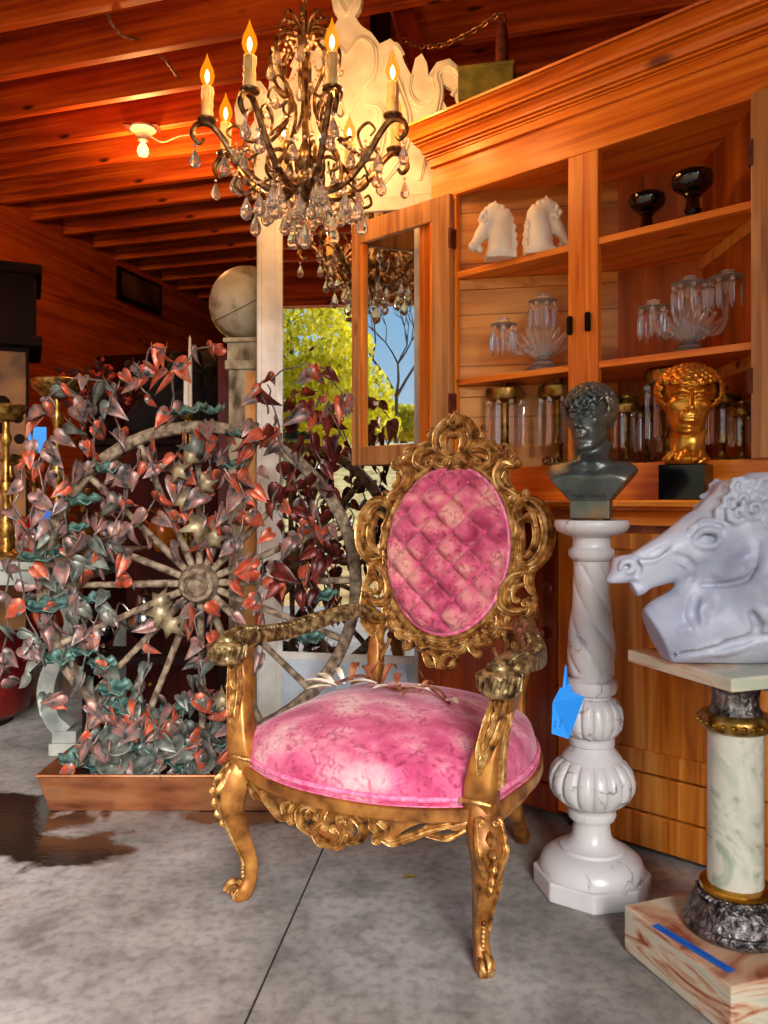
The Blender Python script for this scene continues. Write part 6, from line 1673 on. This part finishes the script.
# ------------------------------------------------------------------ left side and the dim room behind
# long grey table with scroll legs, seen end-on
TB = thing('scroll_leg_table', 'long grey washed table with curved scroll legs loaded with brassware behind the fountain', 'table', (-1.86, 3.30, 0))
m = MB(); m.bb(-.62, .60, -.05, 1.05, .765, .80); m.build('tabletop', GREYP, TB, smooth=False, bev=.006)
m = MB(); m.bb(-.58, .56, -.02, .01, .70, .765); m.bb(.53, .56, .0, 1.0, .70, .765); m.build('apron', GREYP, TB, smooth=False, bev=.003)
lg0 = None
for x, y in ((.50, .03), (-.50, .03), (.50, .95), (-.50, .95)):
    s = 1 if x > 0 else -1
    m = MB(); m.sweep(cat([(0, 0, .70), (.06 * s, 0, .62), (.075 * s, 0, .52), (.0, 0, .38), (-.035 * s, 0, .26), (-.01 * s, 0, .15), (.045 * s, 0, .09)], 7), [.045, .04, .036, .034, .036, .034, .036], [(-1, -.9), (1, -.9), (1, .9), (-1, .9)], up=(0, 1, 0), h=[.045] * 3)
    m.box((.045 * s, 0, .075), (.10, .095, .05)); m.box((.05 * s, 0, .026), (.13, .11, .05))
    m.build('leg', GREYP, TB, smooth=False, bev=.004, loc=(x, y, 0))
m = MB(); m.bb(-.5, .5, .93, .97, .12, .17); m.build('stretcher', GREYP, TB, smooth=False)
bs = thing('burgundy_ottoman', 'round burgundy leather ottoman in the dark beneath the grey table', 'ottoman', (-1.95, 3.78, 0))
m = MB(); m.lathe([(.20, .03), (.25, .06), (.28, .18), (.28, .30), (.24, .40), (.12, .44), (.0, .45)], 40); m.build('upholstery', BURG, bs)
m = MB(); m.lathe([(.18, 0), (.20, .04)], 24); m.build('plinth', DARKW, bs)
# dark red chest standing behind the wheel
ck = thing('dark_red_chest', 'dark red chest of drawers in the shade behind the wagon wheel', 'chest of drawers', (-.97, 3.95, 0), R(0))
m = MB(); m.bb(-.24, .25, -.20, .20, .06, .80); m.build('case', DREDW, ck, smooth=False, bev=.005)
for z0, z1 in ((.08, .30), (.32, .54), (.56, .78)):
    m = MB(); m.bb(-.23, .24, -.215, -.20, z0, z1); d = m.build('drawer', DREDW, ck, smooth=False, bev=.004)
    for x in (-.12, .12): m = MB(); m.ell((x, -.222, (z0 + z1) / 2), (.014, .014, .014), 10, 8); m.build('knob', BRASSO, d)
m = MB(); m.bb(-.22, .23, -.18, .18, 0, .06); m.build('plinth', DARKW, ck, smooth=False)
lb = thing('low_dark_bench', 'low dark wooden bench holding two silver pots behind the wheel spokes', 'bench', (-.91, 3.28, 0))
m = MB(); m.bb(-.30, .30, -.12, .12, .395, .43); m.build('bench_top', DARKW, lb, smooth=False, bev=.004)
for x in (-.27, .27):
    m = MB(); m.bb(x - .02, x + .02, -.10, .10, 0, .395); m.build('leg', DARKW, lb, smooth=False)
def silverpot(x, y, s, label):
    t = thing('silver_coffee_pot', label, 'coffee pot', (x, y, .430)); t.scale = (s,) * 3
    m = MB(); m.lathe([(.045, 0), (.045, .008), (.02, .02), (.018, .045), (.05, .07), (.068, .11), (.06, .16), (.034, .20), (.03, .225), (.036, .235), (.02, .25), (.006, .262), (.010, .275), (.002, .285)], 28); m.build('body', SILVER, t)
    m = MB(); m.tube(cat([(-.055, 0, .16), (-.10, 0, .20), (-.11, 0, .14), (-.06, 0, .09)], 6), .005, 7); m.build('handle', SILVER, t)
    m = MB(); m.tube(cat([(.06, 0, .10), (.09, 0, .14), (.095, 0, .19), (.115, 0, .21)], 6), [.010, .006], 8); m.build('spout', SILVER, t)
silverpot(-.98, 3.27, 1.0, 'larger tarnished silver coffee pot seen between the lower wheel spokes')
silverpot(-1.155, 3.30, .66, 'smaller tarnished silver coffee pot left of the larger one')
# brass candlesticks and clutter on the table
def stick(x, y, h, r, label, n=26, dish=0.0, z=.8005, mt_=BRASSO):
    t = thing('brass_candlestick', label, 'candlestick', (x, y, z), 0, 'old brass candlesticks on the grey table')
    k = h / .30
    m = MB(); m.lathe([(r, 0), (r * 1.02, .008), (r * .7, .018), (r * .35, .03), (r * .3, .04 * k)], n); m.build('foot', mt_, t)
    m = MB(); m.lathe([(r * .28, .038 * k), (r * .5, .06 * k), (r * .24, .085 * k), (r * .2, .12 * k), (r * .42, .14 * k), (r * .2, .16 * k), (r * .18, .22 * k), (r * .36, .235 * k), (r * .2, .25 * k), (r * .2, .27 * k)], n); m.build('shaft', mt_, t)
    m = MB()
    if dish: m.lathe([(r * .2, .268 * k), (dish * .5, .272 * k), (dish * .9, .288 * k), (dish, .30 * k), (dish * .92, .302 * k), (dish * .4, .284 * k), (.0, .28 * k)], n)
    else: m.lathe([(r * .3, .268 * k), (r * .5, .275 * k), (r * .34, .30 * k), (r * .2, .30 * k)], n)
    m.build('drip_pan', mt_, t); return t
PX = lambda px, d: (px - 384) / FPX * d
ZP = lambda py, d: CAMZ + (500 - py) / FPX * d
stick(PX(57, 3.55), 3.55, ZP(381, 3.55) - .80, .075, 'tall brass pedestal dish with wide shallow bowl behind the vines', dish=.115)
stick(PX(6, 3.40), 3.40, ZP(406, 3.4) - .80, .07, 'tall brass candelabrum stem at the left edge with tiered drip pans', dish=.085)
stick(PX(2, 3.52), 3.60, ZP(455, 3.6) - .80, .06, 'shorter brass candlestick nearest the left edge', dish=.06)
stick(PX(40, 3.75), 3.80, .26, .06, 'squat brass candlestick between the blue tags', dish=.05)
stick(PX(78, 3.6), 3.66, .30, .055, 'slim brass candlestick right of the pedestal dish', dish=.05)
stick(-1.75, 4.0, .42, .06, 'brass candlestick at the back of the grey table', dish=.05)
def vase(x, y, s, mt_, label, name='vase', catg='vase', z=.8005):
    t = thing(name, label, catg, (x, y, z)); t.scale = (s,) * 3
    m = MB(); m.lathe([(.04, 0), (.045, .01), (.075, .07), (.08, .12), (.055, .18), (.035, .21), (.045, .235), (.040, .235), (.03, .21), (.0, .2)], 28); m.build('body', mt_, t)
    m = MB()
    for s2 in (-1, 1): m.tube(cat([(s2 * .07, 0, .14), (s2 * .10, 0, .18), (s2 * .07, 0, .22), (s2 * .04, 0, .21)], 5), .006, 7)
    m.build('handles', mt_, t)
vase(PX(34, 3.42), 3.42, .8, mat('deep_red_glaze', ['5c0606', '8c1008'], rough=.15), 'deep red glazed vase on the grey table with a blue tag')
vase(PX(84, 3.5), 3.50, .85, mat('dark_brass_urn', ['3c2410', '7c5020'], rough=.3, metal=.7), 'dark brass urn on the grey table behind the wheel rim', 'brass_urn', 'urn')
vase(-1.08, 3.90, .9, mat('amber_lustre_glaze', ['7c3408', 'c87420'], rough=.2, metal=.3), 'amber lustre urn on the red chest behind the wheel', 'amber_urn', 'urn', .8005)
vase(-1.45, 4.1, .8, BRASSO, 'old brass two handled urn at the back of the grey table', 'brass_urn', 'urn', .8005)
vase(-.84, 3.85, .7, BRASSO, 'small brass two handled urn on the right of the red chest', 'brass_urn', 'urn', .8005)
for px, py, d, w, h, mt_, lb_ in ((37, 440, 3.36, .075, .11, BTAG, 'bright blue card tag hanging from the tall brass pedestal dish'), (43, 517, 3.30, .07, .13, BTAPE, 'dark blue card tag hanging in front of the red vase')):
    t = thing('hanging_blue_tag', lb_, 'price tag', P(px, py, d), R(10)); m = MB(); m.slab([(-w / 2, 0, -h / 2), (w / 2, 0, -h / 2), (w / 2, 0, h / 2), (-w / 4, 0, h / 2), (-w / 2, 0, h / 3)], (0, .0015, 0)); m.build('card', mt_, t, smooth=False)
    m = MB(); m.tube([(0, 0, h / 2 - .01), (.01, .01, h / 2 + .05), (.03, .06, h / 2 + .09)], .001, 5); m.build('string', STEM, t)
# painted armoire on the left wall
am = thing('painted_armoire', 'tall dark armoire with yellowish painted door spotted with dark roundels', 'armoire', (-2.48, 4.70, 0), R(24))
m = MB(); m.bb(-.50, .36, -.25, .30, 0, 1.93); m.build('case', DARKW, am, smooth=False)
m = MB(); m.bb(-.52, .40, -.29, .30, 1.93, 2.38); m.bb(-.54, .43, -.32, .32, 1.93, 1.99); m.bb(-.54, .43, -.32, .32, 2.34, 2.40); m.build('hood', DARKW, am, smooth=False, bev=.01)
PD = mat('ochre_painted_panel', ['4c2408', '7c4c14', '946020'], rough=.6, scale=6)
m = MB(); m.bb(-.42, .345, -.262, -.25, .1, 1.90); dd = m.build('painted_door', PD, am, smooth=False, bev=.005)
for x, z, r in ((.22, 1.60, .045), (.30, 1.52, .032), (.22, 1.46, .035), (.31, 1.40, .03), (.16, 1.34, .035), (-.02, 1.24, .04), (-.1, 1.15, .035), (.02, 1.05, .04), (.17, .98, .035)):
    m = MB(); m.ell((x, -.264, z), (r, .003, r), 14, 6); m.build('painted_roundel', DARKW, dd)
# dark cupboard carrying flowers and the shaggy head
cb = thing('dark_sideboard', 'large dark wooden sideboard in the shade of the back room', 'sideboard', (-1.25, 5.0, 0), R(-8))
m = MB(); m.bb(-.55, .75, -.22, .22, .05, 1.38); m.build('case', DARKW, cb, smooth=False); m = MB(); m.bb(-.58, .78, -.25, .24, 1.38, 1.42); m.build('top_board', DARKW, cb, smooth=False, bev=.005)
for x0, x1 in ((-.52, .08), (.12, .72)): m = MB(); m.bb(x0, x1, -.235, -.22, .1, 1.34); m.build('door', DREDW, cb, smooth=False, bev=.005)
m = MB(); m.bb(-.5, .7, -.2, .2, 0, .05); m.build('plinth', DARKW, cb, smooth=False)
scr = thing('red_board_screen', 'tall dark red board partition standing against the plank wall', 'screen', (-1.55, 6.6, 0), R(-16.5))
m = MB()
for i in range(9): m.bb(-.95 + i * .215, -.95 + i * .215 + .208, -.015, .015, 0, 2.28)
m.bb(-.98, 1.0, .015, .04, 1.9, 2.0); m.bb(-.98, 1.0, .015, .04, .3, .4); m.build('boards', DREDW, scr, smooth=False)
fa_ = thing('dried_flower_arrangement', 'wide dried flower arrangement with red blooms in the dim back room', 'flower arrangement', (PX(95, 5.0), 5.10, 1.4205))
m = MB(); m.lathe([(.06, 0), (.09, .06), (.08, .12), (.05, .15), (.06, .17), (.0, .16)], 24); m.build('vase', DARKW, fa_)
m = MB(); fl_ = MB(); rn = random.Random(31)
DRYR = mat('dried_red_flower', ['5c0c06', 'a02818', 'c85030'], rough=.8, scale=30); DRYT = mat('dried_stem', ['200a06', '48200e'], rough=.9, scale=30)
for i in range(90):
    a = rn.uniform(0, 2 * PI); t = rn.uniform(.1, 1.25); L_ = rn.uniform(.2, .42); d = V(math.sin(t) * math.cos(a), math.sin(t) * math.sin(a) * .7, math.cos(t)); b0 = V(0, 0, .15)
    m.tube([b0, b0 + d * L_ * .6, b0 + d * L_ + V(0, 0, -.03)], [.004, .0015], 4)
    e_ = b0 + d * L_ + V(0, 0, -.03)
    for k in range(3): fl_.ell(e_ + V(rn.uniform(-.02, .02), rn.uniform(-.02, .02), rn.uniform(-.02, .02)), (rn.uniform(.008, .02),) * 3, 6, 4) if i % 3 == 0 else m.ell(e_ + V(rn.uniform(-.02, .02), 0, rn.uniform(-.02, .02)), (.012, .006, .016), 5, 3)
m.build('dry_stems', DRYT, fa_); tag(fl_.build('red_blooms', DRYR, fa_), kind='stuff')
sh = thing('horned_animal_head', 'black shaggy horned animal head mount silhouetted in the dark back room', 'animal head', (PX(194, 4.9), 4.85, 1.4205))
C = Clay((-.42, -.26, -.004), (.40, .26, .58), .009); C.at()
C.ell((0, 0, .22), (.26, .2, .22), .05); C.ell((.12, .02, .40), (.17, .15, .14), .06); C.cap((-.10, -.05, .25), (-.28, -.12, .10), .13, .08, .04); C.ell((.05, 0, .08), (.3, .2, .12), .05)
rn = random.Random(6)
for i in range(160):
    a = rn.uniform(0, 6.28); z = rn.uniform(.05, .5); r = .22 * math.sqrt(max(.05, 1 - ((z - .25) / .3) ** 2)); p = (math.cos(a) * r * 1.1, math.sin(a) * r * .9, z); C.cap(p, (p[0] * 1.15, p[1] * 1.15, z - .07), .03, .012, .01)
for y in (-.13, .13): C.path([(-.18, y, .30), (-.27, y * 1.3, .31), (-.32, y * 1.4, .38), (-.30, y * 1.3, .46)], [.035, .03, .02, .008], .01)
C.fn(lambda X, Y, Z: .0 - Z, (0, 0, .2), .7, .002, inter=True)
link('shaggy_head', C.mesh('shaggy_head'), BLACKF, sh, angle=180)
for px, d, h, lb_ in ((186, 3.84, .28, 'shorter ivory taper candle standing in the dark back room'), (190, 4.06, .40, 'taller ivory taper candle standing in the dark back room')):
    zb_ = ZP(414, d) - .8005; t = thing('taper_candle', lb_, 'candle', (PX(px, d), d, .8005), 0, 'ivory taper candles')
    m = MB(); m.lathe([(.013, zb_), (.011, zb_ + h * .6), (.007, zb_ + h * .95), (.001, zb_ + h)], 12); m.build('wax', CREAMP, t)
    m = MB(); m.lathe([(.05, 0), (.05, .008), (.012, .02), (.008, .1), (.014, .14), (.007, .2), (.007, zb_ - .03), (.028, zb_ - .015), (.03, zb_ - .008), (.014, zb_ - .004), (.016, zb_ + .02)], 16); m.build('stand', BRASSO, t)
# framed dark picture high on the left wall
pc = B2W(A_L + .012, 0, 0); kx = (146 - 384) / FPX
dW = (A_L + .012) / (kx * JX - (-JY) * -1 * -1) if False else 7.65
pt = P(146, 291, dW); t = thing('dark_framed_picture', 'dark framed picture high on the left plank wall', 'picture', B2W(A_L + .015, pt.x * WX + pt.y * WY, pt.z), BR)
m = MB(); m.bb(-.0, .03, -.36, .36, -.15, .15); m.build('frame', DARKW, t, smooth=False, bev=.01); m = MB(); m.bb(.03, .033, -.31, .31, -.11, .11); m.build('canvas', mat('dim_canvas', ['1c0c06', '4c2c14', '7c5020'], rough=.4, scale=3), t, smooth=False)

# ------------------------------------------------------------------ rustic pillar and globe
gp = Vector((PX(247, 3.62), 3.62, 0))
pl = thing('rustic_pillar', 'square whitewashed rustic pillar stand behind the tall mirror', 'pillar', gp, R(-6))
zt_ = ZP(341, 3.62)
m = MB(); m.bb(-.065, .065, -.07, .07, 0, zt_ - .12); m.build('shaft', RUSTICP, pl, smooth=False, bev=.004)
m = MB(); m.bb(-.078, .078, -.085, .085, zt_ - .14, zt_ - .10); m.bb(-.07, .07, -.075, .075, zt_ - .10, zt_ - .02); m.bb(-.085, .085, -.09, .09, zt_ - .02, zt_); m.build('capital', RUSTICP, pl, smooth=False, bev=.004)
m = MB(); m.bb(.012, .06, -.074, -.070, .05, zt_ - .15); m.build('ochre_inset', mat('ochre_paint', ['c07c34', 'dca05c'], rough=.6, scale=12), pl, smooth=False)
gl = thing('antique_globe', 'antique cream paper globe resting on top of the rustic pillar', 'globe', (PX(247, 3.62), 3.62, zt_ + .0005))
RG = 36.5 / FPX * 3.62
m = MB(); m.ell((0, 0, RG + .004), RG, 48, 32, rot=Euler((R(20), R(25), 0)).to_matrix()); m.build('sphere', PAPER, gl, angle=180)
m = MB(); rt = Euler((R(18), R(-28), 0)).to_matrix()
m.tube([rt @ V(math.cos(a) * RG * 1.004, math.sin(a) * RG * 1.004, 0) + V(0, 0, RG + .004) for a in [2 * PI * i / 60 for i in range(60)]], .0022, 5, closed=True); m.build('equator_line', mat('sepia_line', '5c3c20', rough=.6), gl)
m = MB(); m.sweep([V(math.cos(a) * RG * 1.04, .02, math.sin(a) * RG * 1.04) + V(0, 0, RG + .004) for a in [R(75) + R(170) * i / 30 for i in range(31)]], .005, SQ, up=(0, 1, 0)); m.lathe([(.05, 0), (.05, .006), (.02, .012)], 24); m.build('brass_meridian', BRASSO, gl)
# tall red drape strip between the pillar and the dark
dr_ = thing('dark_red_post', 'narrow dark red painted post left of the rustic pillar', 'post', (PX(226, 4.45), 4.45, 0)); m = MB(); m.bb(-.04, .04, -.03, .03, 0, ZP(350, 4.45)); m.bb(-.055, .055, -.045, .045, 0, .08); m.build('post_body', mat('crimson_paint', ['4c0606', '7c0c0a'], rough=.5, scale=9), dr_, smooth=False, bev=.004)
